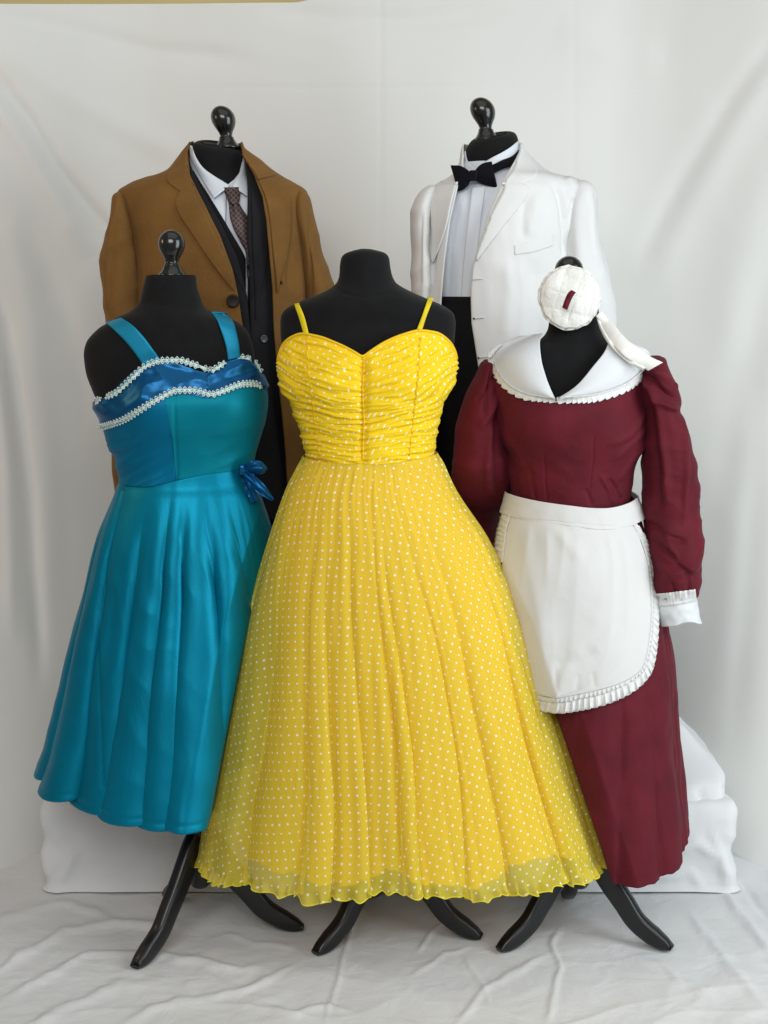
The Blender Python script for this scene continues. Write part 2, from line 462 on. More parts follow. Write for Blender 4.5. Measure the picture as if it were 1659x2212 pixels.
def folds(th, bounds):
    """position 0..1 inside the fold and the fold's index, for fold borders at the given angles"""
    b = np.sort(np.mod(bounds, 2*np.pi)); b = np.concatenate([b, [b[0] + 2*np.pi]])
    t = np.mod(th - b[0], 2*np.pi) + b[0]
    k = np.clip(np.searchsorted(b, t, side='right') - 1, 0, len(b) - 2)
    return (t - b[k]) / (b[k+1] - b[k]), k, (b[k+1] - b[k])

def apply_folds(L, bounds, A, T, seed=0, sub=.25, power=.75, noisy=.18, rnd=.5, wander=.05):
    """push rounded folds out of a skirt: radial swell and a sideways overhang"""
    th, v = L['th'], L['t']
    p, k, wd = folds(th + wander*noise(th*2, v*1.8, seed), bounds)
    amp = (.35 + 1.3*np.random.default_rng(seed).random(len(bounds) + 1))[k]
    amp = amp*np.sin(np.pi*p)**2 + np.cos(np.pi*p)**2
    sw = (1 - rnd)*(np.abs(np.sin(np.pi*p))**power - .62) - rnd*.55*np.cos(2*np.pi*p)
    rad = A*amp*sw + A*sub*np.sin(2*np.pi*(p*3 + .2*k))*np.sin(np.pi*p) + A*noisy*noise(th*9, v*2.5, seed+3)
    tan = -T*amp*np.sin(2*np.pi*p) * np.minimum(1, wd/.25)
    V = L['V']; ctr = V.mean(1, keepdims=True)
    R = V - ctr; R[..., 2] = 0; R /= np.linalg.norm(R, axis=-1, keepdims=True) + 1e-9
    tg = np.stack([-R[..., 1], R[..., 0], 0*R[..., 0]], -1)
    sgn = np.where(L['th'][:, -1:] > L['th'][:, :1], 1, -1)
    # the tangent must run the way theta runs on the picture plane (front = -Y)
    thdir = np.stack([-np.sin(th), -np.cos(th), 0*th], -1)
    s2 = np.sign((tg*thdir).sum(-1, keepdims=True)); tg = tg*s2
    L['V'] = V + R*rad[..., None] + tg*tan[..., None]; L['sw'] = sw*amp
    return L

# ------------------------------------------------------------------ the setting
def wall_y(X, Z):
    side = smooth(.62, 1.25, np.abs(X))
    y = 1.0 - .26*side
    y = y - (.12 + .46*smooth(.60, 1.05, np.abs(X)))*np.exp(-np.maximum(Z, 0)/.34)
    return y

def make_backdrop():
    nx, nz = 420, 420
    X, Z = np.meshgrid(np.linspace(-1.55, 1.55, nx), np.linspace(-.004, 2.30, nz))
    xs = X[0]; zt = np.full(xs.shape, 2.2)
    for q in range(6): zt = W(np.full(xs.shape, CX), 3.5 + 5*smooth(.25, -.8, xs), wall_y(xs, zt))[:, 2]
    Z = Z * (1 - (1 - zt/2.30)*smooth(.02, -.25, xs))[None, :]
    Y = wall_y(X, Z)
    px, py = to_px(np.stack([X, Y, Z], -1))
    d = .010*fbm(X*1.5, Z*1.1, 3.3, 3)
    # soft swags drawn from the two upper corners
    for k, (pts, w, a) in enumerate([
        ([(-60, 110), (54, 254), (112, 356), (205, 469), (330, 600)], 20, -.016),
        ([(-60, 150), (60, 310), (120, 420), (190, 560)], 26, .012),
        ([(-40, 60), (120, 190), (260, 270), (420, 350)], 30, .007),
        ([(-40, 20), (146, 63), (330, 110), (560, 130)], 22, -.008),
        ([(-60, 380), (40, 480), (98, 586), (165, 760), (200, 960)], 30, -.010),
        ([(-60, 300), (30, 470), (70, 700), (100, 1000), (110, 1400)], 34, .012),
        ([(-30, 560), (10, 700), (40, 900), (64, 1075), (90, 1500)], 16, -.018),
        ([(-40, 640), (0, 800), (20, 1000), (30, 1400)], 18, .014),
        ([(1720, 30), (1584, 210), (1515, 322), (1447, 439), (1370, 590)], 24, -.007),
        ([(1720, 60), (1610, 230), (1550, 340), (1480, 470), (1400, 640)], 34, .007),
        ([(1720, 250), (1640, 420), (1590, 560), (1560, 800)], 44, .006),
        ([(1720, 480), (1650, 640), (1600, 830), (1560, 1100)], 40, -.006),
        ([(1720, 700), (1640, 860), (1600, 1100), (1560, 1500)], 40, .006),
        ([(1640, 700), (1630, 1000), (1600, 1400), (1580, 1700)], 28, -.005),
        ([(560, 20), (760, 45), (900, 45), (1100, 20)], 22, -.008),
        ([(1200, 60), (1330, 120), (1440, 120)], 40, .006),
    ]):
        d = d + ((1.5 if pts[0][1] < 200 else 1.0) if pts[0][0] < 0 else 1.1)*a*crease(px, py, pts, w)
    d = d + .008*smooth(.1, .9, ridge(X*1.3 + Z*1.1, Z*.5 - X*.5, 9.1) * .5 + .5)*smooth(.3, 1.1, np.abs(X))
    d = d + .0011*ridge(X*7, Z*4, 2.2)*(.4 + .6*smooth(.3, 1.0, np.abs(X)))
    # ironed-in fold lines
    d = d - .0022*np.exp(-((px - 823)/5)**2) - .0016*np.exp(-((py - 190)/5)**2)*smooth(300, 600, px) - .0014*np.exp(-((px - 1240)/6)**2)*smooth(900, 300, py)
    Y = Y - d
    V = np.stack([X, Y, Z], -1)
    # sagging top edge
    o = mesh('backdrop', V, grid_faces(nz, nx), M['sheet'])
    tag(o, kind='structure')
    W1 = [(-2.2, 1.35, 0), (2.2, 1.35, 0), (2.2, 1.35, 3.2), (-2.2, 1.35, 3.2)]
    o = mesh('wall', W1, [[0, 1, 2, 3]], M['cream_wall'], sm=False); tag(o, kind='structure')
make_backdrop()

def make_floor():
    nx, ny = 700, 520
    X, Y = np.meshgrid(np.linspace(-1.7, 1.7, nx), np.linspace(-1.25, 1.05, ny))
    px, py = to_px(np.stack([X, Y, 0*X], -1))
    Z = .0035*fbm(X*3, Y*3, 1.5, 3)
    wx = X + .10*noise(X*2, Y*2, 4.4); wy = Y + .10*noise(X*2, Y*2, 8.4)
    rg = np.maximum(ridge(wx*3.2 - wy*3, wx*1.2 + wy*5.0, 5.5), 0)**3
    Z = Z + .0045*rg*smooth(.1, -.7, Y)
    for k, (fa, fb, am) in enumerate([(6, 5, .0030), (9, -7, .0024), (13, 9, .0016), (20, -6, .0011), (24, 19, .0008)]):
        msk = smooth(-.1, .5, noise(X*2.2 + k, Y*2.2, 11.0 + k))
        Z = Z + am*np.maximum(ridge(wx*fa + wy*fb, wy*abs(fa)*.8 - wx*fb*.35, 5.5 + 3*k), -.2)*msk*smooth(.25, -.3, Y)
    for pts, w, a in [
        ([(-40, 2010), (60, 1960), (150, 1950), (260, 1990)], 12, .012),
        ([(-40, 2120), (60, 2050), (140, 2010), (250, 1990), (420, 2000)], 11, .016),
        ([(-20, 2170), (100, 2110), (200, 2060), (330, 2060), (470, 2085), (600, 2090)], 9, .013),
        ([(40, 2230), (150, 2170), (260, 2130), (380, 2120)], 12, .012),
        ([(250, 2215), (380, 2160), (470, 2150), (560, 2120), (640, 2080)], 9, .012),
        ([(700, 2215), (730, 2110), (760, 2000), (775, 1920)], 5, .008),
        ([(1180, 2215), (1210, 2090), (1190, 2040), (1215, 1990)], 7, .009),
        ([(900, 2060), (930, 2010), (960, 1990)], 5, .007),
        ([(980, 2215), (1060, 2120), (1130, 2090), (1190, 2060)], 8, .008),
        ([(880, 2110), (960, 2060), (1020, 2045)], 6, .005),
        ([(1280, 2020), (1420, 2080), (1560, 2170)], 10, .006),
        ([(1560, 1920), (1610, 1990), (1680, 2070)], 12, .014),
        ([(1590, 1890), (1640, 1960), (1700, 2020)], 10, -.012),
        ([(1480, 1960), (1560, 2060), (1660, 2180)], 12, .008),
        ([(470, 2010), (560, 2035), (650, 2040)], 8, .005),
        ([(560, 2170), (640, 2190), (700, 2170), (770, 2185)], 8, .010),
        ([(1000, 2060), (1030, 2100), (1060, 2170)], 6, .005),
    ]:
        Z = Z + .5*a*crease(px + 7*noise(px*.02, py*.02, 1), py + 7*noise(px*.02, py*.02, 4), pts, w*.85)
    # the sheet runs up at the two sides into the hanging cloth
    Z = Z + .10*smooth(.86, 1.5, np.abs(X))*smooth(-.9, .2, Y)
    o = mesh('floor', np.stack([X, Y, Z - .004], -1), grid_faces(ny, nx), M['floor'])
    tag(o, kind='structure')
make_floor()

def rounded_box(x0, x1, y0, y1, z0, z1, r, n):
    """cloth-covered box: welded cube grid with rounded corners"""
    V = []; idx = {}; F = []
    lx, ly, lz = x1-x0, y1-y0, z1-z0
    nx, ny, nz = [max(4, int(l*n)) for l in (lx, ly, lz)]
    def vid(i, j, k):
        key = (i, j, k)
        if key not in idx:
            idx[key] = len(V); V.append((x0 + lx*i/nx, y0 + ly*j/ny, z0 + lz*k/nz))
        return idx[key]
    for i in range(nx):
        for j in range(ny): F.append([vid(i, j, nz), vid(i+1, j, nz), vid(i+1, j+1, nz), vid(i, j+1, nz)])
    for i in range(nx):
        for k in range(nz):
            F.append([vid(i, 0, k), vid(i+1, 0, k), vid(i+1, 0, k+1), vid(i, 0, k+1)])
            F.append([vid(i, ny, k+1), vid(i+1, ny, k+1), vid(i+1, ny, k), vid(i, ny, k)])
    for j in range(ny):
        for k in range(nz):
            F.append([vid(0, j, k+1), vid(0, j+1, k+1), vid(0, j+1, k), vid(0, j, k)][::-1] if False else [vid(0, j, k), vid(0, j, k+1), vid(0, j+1, k+1), vid(0, j+1, k)])
            F.append([vid(nx, j, k), vid(nx, j+1, k), vid(nx, j+1, k+1), vid(nx, j, k+1)])
    V = np.array(V); lo = np.array([x0+r, y0+r, z0 - 1]); hi = np.array([x1-r, y1-r, z1-r])
    c = np.clip(V, lo, hi); d = V - c; l = np.linalg.norm(d, axis=1, keepdims=True); m = l[:, 0] > 1e-9
    V[m] = c[m] + d[m] / l[m] * r
    nrm = d / np.maximum(l, 1e-9)
    return V, F, nrm

STEP_Z = .218
def make_platform():
    x0 = W(96, 1925, .205)[0]; x1 = W(1583, 1930, .205)[0]
    V, F, n = rounded_box(x0, x1, .205, .80, 0, STEP_Z, .022, 110)
    px, py = to_px(V)
    d = .006*fbm(V[:, 0]*5, V[:, 1]*5, V[:, 2]*7, 3)
    e = smooth(.10, 0, np.minimum(V[:, 0]-x0, x1-V[:, 0]))
    d = d + e*.014*np.maximum(ridge(V[:, 0]*9, V[:, 1]*9, V[:, 2]*13 + 3), -.3)
    d = d + .004*np.maximum(ridge(V[:, 0]*4, V[:, 1]*6, V[:, 2]*9 + 1), 0)**2
    for pts, w, a in [([(110, 1790), (160, 1850), (130, 1910)], 9, .008), ([(1440, 1850), (1500, 1820), (1560, 1850), (1570, 1930)], 10, .010),
                      ([(1420, 1900), (1490, 1880), (1520, 1920)], 8, .008), ([(1530, 1790), (1560, 1840), (1580, 1920)], 8, .009), ([(200, 1720), (300, 1755), (420, 1745)], 10, .004)]:
        d = d + a*crease(px, py, pts, w)
    d = d*smooth(STEP_Z + .02, STEP_Z - .03, V[:, 2])*.8 + .2*d*(n[:, 2] > .5)
    # the hem of the cover spreads on the floor
    d = d + .012*np.exp(-V[:, 2]/.008)*(n[:, 1] < 0)
    fix = n.copy(); top = (np.abs(V[:, 2] - STEP_Z) < 1e-6); fix[top] = (0, 0, 1)
    fr = V[:, 1] < .2051; fix[fr] = (0, -1, 0)
    V = V + fix*d[:, None]
    o = mesh('covered_platform', V, F, M['box_sheet'])
    tag(o, 'long low platform draped in a white sheet behind the black tripod feet', 'platform')
    # taller covered box at the right
    xr = W(1572, 1700, .24)[0]; xl = W(1330, 1700, .24)[0]; zt = W(1490, 1556, .40)[2]
    V, F, n = rounded_box(xl, xr, .225, .60, STEP_Z - .10, zt, .035, 120)
    h = (V[:, 2] - STEP_Z) / (zt - STEP_Z)
    V[:, 1] += .14*smooth(-.1, 1.0, h)*np.clip(1 - (V[:, 1] - .225)/.375, 0, 1)
    hz = W(1566, 1690, .24)[2]; hh = (hz - STEP_Z) / (zt - STEP_Z)
    V[:, 0] = xl + (V[:, 0] - xl) * (1 - .27*smooth(hh, 1.0, h)*1.0)
    V[:, 2] -= .02*smooth(xr - .12, xr, V[:, 0])*smooth(hh, 1, h)
    q = (.006*fbm(V[:, 0]*7, V[:, 1]*7, V[:, 2]*7, 3) + .004*np.maximum(ridge(V[:, 0]*6, V[:, 1]*6, V[:, 2]*8), 0)**2)
    px, py = to_px(V)
    q = q + .010*crease(px, py, [(1470, 1695), (1520, 1690), (1566, 1688)], 7) - .010*crease(px, py, [(1500, 1700), (1525, 1740), (1560, 1790)], 8)
    V[:, 1] -= q; V[:, 0] += q*.6
    o = mesh('covered_box', V, F, M['box_sheet'])
    tag(o, 'white sheet draped over a tall box on the platform beside the burgundy skirt', 'box')
make_platform()

# ------------------------------------------------------------------ dress form stands
LEG = [(.03, .228), (.10, .208), (.21, .172), (.33, .133), (.49, .088), (.62, .052), (.80, .026), (.93, .013), (1.0, .008)]
def leg_mesh(cx, cy, fx, fy, z0):
    R = math.hypot(fx - cx, fy - cy); dx, dy = (fx-cx)/R, (fy-cy)/R
    p = poly([(a*R, z) for a, z in LEG], 34)
    T = np.gradient(p, axis=0); T /= np.linalg.norm(T, axis=1)[:, None]
    Nn = np.stack([-T[:, 1], T[:, 0]], 1)
    s = np.linspace(0, 1, 34)
    a = np.interp(s, [0, .1, .35, .6, .85, .95, 1], [.026, .029, .0265, .0235, .021, .014, .004])
    b = np.interp(s, [0, .9, 1], [.0165, .0160, .0115])
    an = np.linspace(0, 2*np.pi, 20, endpoint=False); ca, sa = np.cos(an), np.sin(an)
    ca = np.sign(ca)*np.abs(ca)**.55; sa = np.sign(sa)*np.abs(sa)**.55
    V = []
    for i in range(34):
        q = p[i] + a[i]*ca[:, None]*Nn[i]
        q[:, 1] = np.maximum(q[:, 1], .001)
        side = b[i]*sa
        V.append(np.stack([cx + q[:, 0]*dx - side*dy, cy + q[:, 0]*dy + side*dx, z0 + q[:, 1]], 1))
    F = grid_faces(34, 20, True).tolist() + [list(range(20)), [33*20 + j for j in range(20)][::-1]]
    return np.concatenate(V), F

def floor_pt(px, py, z=0):
    d = ray(px, py); t = (z - CAM[2]) / d[2]; return CAM + d*t

def build_stand(root, c, feet, z0, ztop):
    V, F = lathe([(0, z0+.105), (.017, z0+.105), (.022, z0+.112), (.022, z0+.225), (.027, z0+.232), (.027, z0+.25), (.0155, z0+.258), (.0135, z0+.27), (.0135, ztop), (0, ztop)], 24)
    o = mesh('pole', V + np.array([c[0], c[1], 0]), F, M['legwood'], root)
    for f in feet:
        V, F = leg_mesh(c[0], c[1], f[0], f[1], z0); mesh('leg', V, F, M['legwood'], root)

def tripod_from_front(f1, f2):
    f1, f2 = np.array(f1[:2]), np.array(f2[:2]); mid = (f1+f2)/2; v = f2-f1; L = np.linalg.norm(v); R = L/math.sqrt(3)
    n = np.array([-v[1], v[0]])/L
    if n[1] < 0: n = -n
    c = mid + n*R/2; return c, [f1, f2, c + n*R*.93]

FIN = [(0, 1.0), (.25, .968), (.5, .866), (.75, .66), (.9, .43), (.985, .17), (1, -.05), (.965, -.32), (.86, -.62), (.70, -.90), (.56, -1.15), (.50, -1.36), (.50, -1.44),
       (.58, -1.50), (.60, -1.56), (.62, -1.66), (.72, -1.86), (.86, -2.05), (.98, -2.18), (1.04, -2.26), (1.05, -2.34), (1.0, -2.40), (.0, -2.42)]
def finial(root, px, py, R_px, Y0, lean=(0, 0), label=None):
    c = W(px, py, Y0); R = R_px * (Y0 - CAM[1]) / FPX * .992
    V, F = lathe([(r*R, z*R) for r, z in FIN], 48)
    V = V.reshape(-1, 3); V[:, 0] += V[:, 2]*lean[0]; V[:, 1] += V[:, 2]*lean[1]
    return mesh('finial', V + c, F, M['lacquer'], root)

def form(name_label, rows, Y0, c, feet, z0, group='black dress forms', disp=None, caps='tb', tilt=None):
    root = empty('dress_form', (c[0], c[1], z0), name_label, 'dress form', group)
    L = loft(rows, Y0, 130, 120)
    if tilt:
        V = L['V']; py = L['py']; dy = V[..., 1] - Y0; dx = V[..., 0] - V[..., 0].mean(1, keepdims=True)
        w = smooth(tilt[2] + 75, tilt[2] + 8, py)
        V[..., 2] += w*(tilt[0]*dy + tilt[1]*dx)
    if disp: L = displaced(L, disp(L))
    o = put('torso', L, M['jersey'], root, caps=caps)
    build_stand(root, c, feet, z0, float(L['V'][-1, :, 2].mean()) + .03)
    return root, L

# ================================================================== the man's overcoat outfit (back left)
YM = .45
def feet_around(c, R, a0):
    return [(c[0] + R*math.cos(math.radians(a0 + k*120)), c[1] + R*math.sin(math.radians(a0 + k*120))) for k in range(3)]

def button(root, name, px, py, r, bvh, off, Ydef, mat, holes=True):
    p = onto(np.array([px]), np.array([py]), bvh, off, Ydef)[0]
    J = Join()
    V, F = lathe([(0, .0), (r, .0), (r, .0018), (r*.88, .0028), (r*.72, .0020), (0, .0018)], 24)
    n = np.array(bvh.find_nearest(Vector(p))[1]); n = n if n[1] < 0 else -n
    n[2] *= .5
    q = Vector((0, 0, 1)).rotation_difference(Vector(n)).to_matrix()
    V = np.array([q @ Vector(v) for v in V.reshape(-1, 3)]) + p
    J.add(V, F)
    return J.build(name, mat, root)

def man_coat():
    cx = W(466, 500, YM)[0]; c = (cx, YM)
    rows = [(309, 434, 492, .030), (311, 427, 503, .040), (315, 420, 514, .049), (322, 416, 521, .055), (335, 414, 524, .058), (365, 416, 526, .060), (395, 408, 545, .07), (425, 330, 600, .085),
            (450, 285, 640, .10), (520, 300, 640, .115), (640, 310, 635, .115), (800, 320, 625, .105), (930, 318, 625, .10)]
    root, LT = form('tall dress form with black ball finial inside the camel overcoat', rows, YM, c, feet_around(c, .20, 205), STEP_Z, disp=None, tilt=(.28, -.14, 309))
    finial(root, 482, 255.5, 26, YM, (-.16, 0))

    # --- shirt
    shirt = empty('dress_shirt', (cx, YM, 1.2), 'white striped shirt with pointed collar under the patterned tie', 'shirt')
    srows = [(330, 411, 527, .064), (380, 409, 534, .068), (410, 390, 560, .080), (440, 330, 610, .102), (520, 305, 640, .123), (640, 312, 636, .122), (800, 322, 625, .112)]
    def sL(y): return np.interp(y, [316, 330, 361, 385, 401, 404, 2000], [414, 416, 432, 470, 496, 498, 497])
    def sR(y): return np.interp(y, [316, 345, 376, 392, 401, 404, 2000], [526, 527, 521, 511, 501, 499, 498])
    LS = loft(srows, YM, 120, 150, opening=(sL, sR))
    # open neck: a V below the collar
    put('shirt_front', displaced(LS, .0018*noise(LS['px']*.04, LS['py']*.012, 2)), M['white_shirt'], shirt, solid=.0012)
    bS = bvh_of(loft(srows, YM, 60, 80)); bN = bvh_of(loft(rows, YM, 80, 90), loft(srows, YM, 60, 80))
    def leaf(A, B, nm, off0=.010):
        P = patch(A, B, 40, 16, bN, lambda s, t: off0 + .004*np.sin(np.pi*t) + .004*s, YM, relax=6)
        return put(nm, P, M['white_shirt'], shirt, solid=.0022)
    leaf([(415, 316), (420, 332), (437, 361), (465, 382), (496.5, 401)], [(409, 313), (412, 338), (430, 374), (447, 404), (462, 428)], 'collar')
    leaf([(527, 345), (524, 360), (518, 376), (510, 390), (501, 402)], [(531, 352), (537, 375), (541, 395), (543, 412), (542, 428)], 'collar')
    # --- tie
    tie = empty('necktie', (cx, YM - .1, 1.2), 'dark brown necktie with small diamond lattice pattern', 'necktie')
    def uvp(P, sx=1):
        n, m = P['px'].shape
        return np.stack([P['px']/930., P['py']/930.], -1)
    K = patch([(482, 405), (486, 418), (491, 430), (494, 440)], [(518, 404), (519, 418), (518, 430), (516, 440)], 22, 22, bS, lambda s, t: .014 + .012*np.sqrt(np.clip(np.sin(np.pi*t), 0, 1)) - .004*s, YM)
    put('knot', K, M['tie'], tie, uv=uvp(K))
    B_ = patch([(494, 437), (495, 452), (497, 470), (503, 490), (518, 520), (531, 548), (534, 600)], [(516, 437), (524, 452), (535, 468), (541, 482), (542, 520), (543, 548), (544, 600)], 60, 22, bS, lambda s, t: .010 + .007*np.sqrt(np.clip(np.sin(np.pi*t), 0, 1)) + .003*np.sin(9*t + 3)*np.exp(-s*5), YM)
    put('blade', B_, M['tie'], tie, uv=uvp(B_))

    # --- waistcoat (closed below the V)
    wc = empty('waistcoat', (cx, YM, 1.0), 'black buttoned waistcoat with deep V neck under the open charcoal jacket', 'waistcoat')
    wl = line_fn([(300, 0), (2000, 0)])
    wrows = [(372, 398, 560, .075), (400, 378, 585, .088), (440, 320, 620, .115), (520, 300, 645, .136), (640, 308, 640, .135), (800, 318, 630, .125), (960, 312, 635, .12)]
    def wL(y): return np.interp(y, [372, 400, 430, 480, 543, 560, 2000], [424, 443, 464, 496, 533, 541, 541])
    def wR(y): return np.interp(y, [372, 400, 430, 480, 543, 560, 2000], [537, 541, 543, 543.5, 544, 545, 545])
    LW = loft(wrows, YM, 90, 120, opening=(wL, wR)); put('waistcoat_body', LW, M['blackcloth'], wc, solid=.002)
    bW = bvh_of(LW)
    for (bx, by) in [(539, 577), (547, 618), (550, 660), (553, 700)]:
        button(wc, 'button', bx, by, .0075, bW, .003, YM - .12, M['button'])
    # --- trousers
    tr = empty('trousers', (cx, YM, .3), 'black trousers below the waistcoat behind the teal and yellow dresses', 'trousers')
    trows = [(925, 325, 640, .115), (960, 322, 645, .12), (1100, 315, 650, .12), (1180, 315, 650, .11)]
    L = loft(trows, YM, 30, 80); put('seat', L, M['blackcloth'], tr, solid=.002)
    for xl, xr in ((317, 484), (482, 648)):
        L = loft([(1170, xl, xr, .085), (1400, xl + 14, xr - 14, .075), (1560, xl + 22, xr - 22, .07)], YM, 40, 50)
        put('trouser_leg', displaced(L, .006*noise(L['px']*.02, L['py']*.03, xl)), M['blackcloth'], tr, solid=.002)

    # --- charcoal jacket, open
    jk = empty('suit_jacket', (cx, YM, 1.0), 'open charcoal suit jacket worn between camel overcoat and waistcoat', 'jacket')
    jrows = [(345, 398, 548, .066), (372, 372, 585, .085), (400, 325, 615, .108), (440, 290, 640, .130), (520, 296, 652, .150), (640, 304, 650, .150), (800, 312, 640, .14), (1000, 300, 650, .14), (1110, 295, 660, .145)]
    def jL(y): return np.interp(y, [345, 372, 400, 450, 500, 560, 640, 740, 900, 1110], [411, 424, 440, 470, 497, 526, 545, 553, 560, 562])
    def jR(y): return np.interp(y, [345, 372, 400, 430, 520, 600, 640, 730, 900, 1110], [536, 538, 542, 544, 545, 550, 551, 552, 556, 560])
    LJ = loft(jrows, YM, 110, 130, opening=(jL, jR)); put('jacket_body', displaced(LJ, .0025*noise(LJ['px']*.03, LJ['py']*.01, 4)), M['charcoal'], jk, solid=.002)
    bJ = bvh_of(LJ)
    P = patch([(537, 366), (543, 400), (545, 470), (547, 540), (551, 610), (553, 690)], [(557, 392), (572, 440), (580, 500), (578, 560), (566, 620), (553, 690)], 50, 12, bJ, lambda s, t: .0018 + .003*np.exp(-(t/.15)**2), YM, relax=2)
    put('lapel', P, M['charcoal'], jk, solid=.0010)
    P = patch([(412, 345), (440, 400), (470, 450), (497, 500), (526, 560), (545, 640)], [(405, 350), (425, 420), (450, 480), (478, 540), (512, 600), (541, 660)], 50, 12, bJ, lambda s, t: .0018 + .003*np.exp(-(t/.15)**2), YM, relax=2)
    put('lapel', P, M['charcoal'], jk, solid=.0010)
    button(jk, 'button', 570, 732, .0095, bJ, .004, YM - .14, M['grey_button'])

    # --- camel overcoat
    coat = empty('overcoat', (cx, YM, .9), 'camel brown wool overcoat hanging open over a dark suit', 'overcoat')
    crows = [(307, 412, 522, .056), (320, 404, 527, .062), (345, 384, 560, .080), (368, 362, 588, .098), (384, 322, 612, .115), (400, 284, 642, .128), (416, 258, 663, .138), (432, 254, 666, .146),
             (470, 262, 668, .158), (530, 280, 672, .168), (640, 288, 674, .170), (800, 282, 668, .162), (950, 268, 668, .160), (1120, 250, 690, .165), (1300, 240, 705, .17)]
    def cL(y): return np.interp(y, [307, 330, 387, 452, 517, 586, 635, 677, 739, 900, 1100, 1300], [412, 408, 424, 460, 493, 518, 528, 534, 543, 548, 548, 545])
    def cR(y): return np.interp(y, [307, 335, 387, 433, 480, 530, 628, 726, 850, 1043, 1150, 1300], [522, 527, 557, 576, 584, 589, 599, 602, 612, 628, 634, 640])
    LC = loft(crows, YM, 240, 260, opening=(cL, cR))
    smoothC = loft(crows, YM, 130, 150, opening=(cL, cR)); bC = bvh_of(smoothC)
    d = .004*noise(LC['px']*.014, LC['py']*.006, 1) + .0012*noise(LC['px']*.05, LC['py']*.02, 6)
    d = d - .007*crease(LC['px'], LC['py'], [(628, 420), (632, 520), (630, 640)], 5)*LC['front']
    d = d + .006*crease(LC['px'], LC['py'], [(648, 440), (655, 560), (650, 700)], 9)*LC['front']
    put('coat_body', displaced(LC, d), M['camel'], coat, solid=.004)
    # sleeves
    def sleeve(rows, y0, seed, cr=()):
        L = loft(rows, y0, 170, 110)
        d = .006*noise(L['px']*.02, L['py']*.010, seed) + .0035*ridge(L['px']*.012 + L['py']*.008, L['py']*.012, seed + 2)*smooth(430, 520, L['py'])
        for pts, w, a in cr: d = d + a*crease(L['px'], L['py'], pts, w)*L['front']
        put('sleeve', displaced(L, d), M['camel'], coat, caps='tb')
    sleeve([(414, 258, 272, .03, .03), (419, 249, 279, .050, .05), (430, 244, 284, .064, .064), (459, 243, 293, .076), (500, 233.5, 303, .084), (540, 222, 309, .088), (568, 215, 313, .088), (590, 216, 315, .087),
            (640, 222, 314, .084), (690, 228, 312, .08), (800, 236, 306, .074), (960, 244, 304, .068), (1060, 250, 300, .064)], YM - .03, 3,
           [([(262, 440), (250, 520), (243, 600), (246, 680)], 6, .006), ([(285, 440), (300, 510), (309, 600)], 4, -.006), ([(232, 560), (240, 600), (236, 650)], 5, -.005)])
    sleeve([(414, 645, 656, .03, .03), (419, 640, 664, .05, .05), (432, 636, 671, .064), (465, 634, 677.5, .076), (500, 640, 684.5, .084), (563, 650, 703, .088), (608, 656, 716, .088), (660, 660, 726, .086), (800, 664, 728, .078), (1000, 668, 724, .068), (1060, 672, 722, .064)], YM - .01, 8,
           [([(672, 470), (674, 560), (676, 640)], 4, -.007)])
    # collar and lapels, rolled back over the fronts
    def roll(A, B, nm, lift=.007, edge=.006, relax=3, n=70, m=22, th=.0045):
        P = patch(A, B, n, m, bC, lambda s, t: edge + lift*np.exp(-(t/.22)**2)*1.0 + .003*np.sin(np.pi*t), YM, relax=relax)
        return put(nm, P, M['camel'], coat, solid=th)
    roll([(423, 387), (441, 418), (460, 453), (493, 518), (518, 586), (528, 636), (531, 655)],
         [(391, 412), (383, 426), (379, 440), (384, 456), (417, 508), (466, 579), (508, 631), (527, 652)], 'lapel')
    roll([(418, 306), (409, 320), (408, 345), (414, 368), (426, 392)], [(410, 309), (386, 343), (366, 366), (361, 386), (392, 416)], 'collar', lift=.010)
    roll([(520, 330), (530, 348), (545, 365), (557, 387)], [(524, 333), (547, 356), (575, 367), (600, 378)], 'collar', lift=.008)
    roll([(557, 386), (576, 433), (584, 480), (589, 530), (595, 580), (600, 632)], [(597, 382), (622, 410), (630, 440), (628, 500), (619, 560), (605, 610), (600, 632)], 'lapel', lift=.006, edge=.0012, th=.0022)
    bb = bvh_of(LC)
    button(coat, 'button', 503, 650, .0155, bC, .0095, YM - .16, M['button'])
    P = onto(np.array([607.]), np.array([610.]), bC, .004, YM)[0]
    V, F = lathe([(0, -.001), (.004, -.001), (.004, .001), (0, .0016)], 12); V = V.reshape(-1, 3)[:, [0, 2, 1]]
    mesh('buttonhole', V + P, F, M['button'], coat)
man_coat()

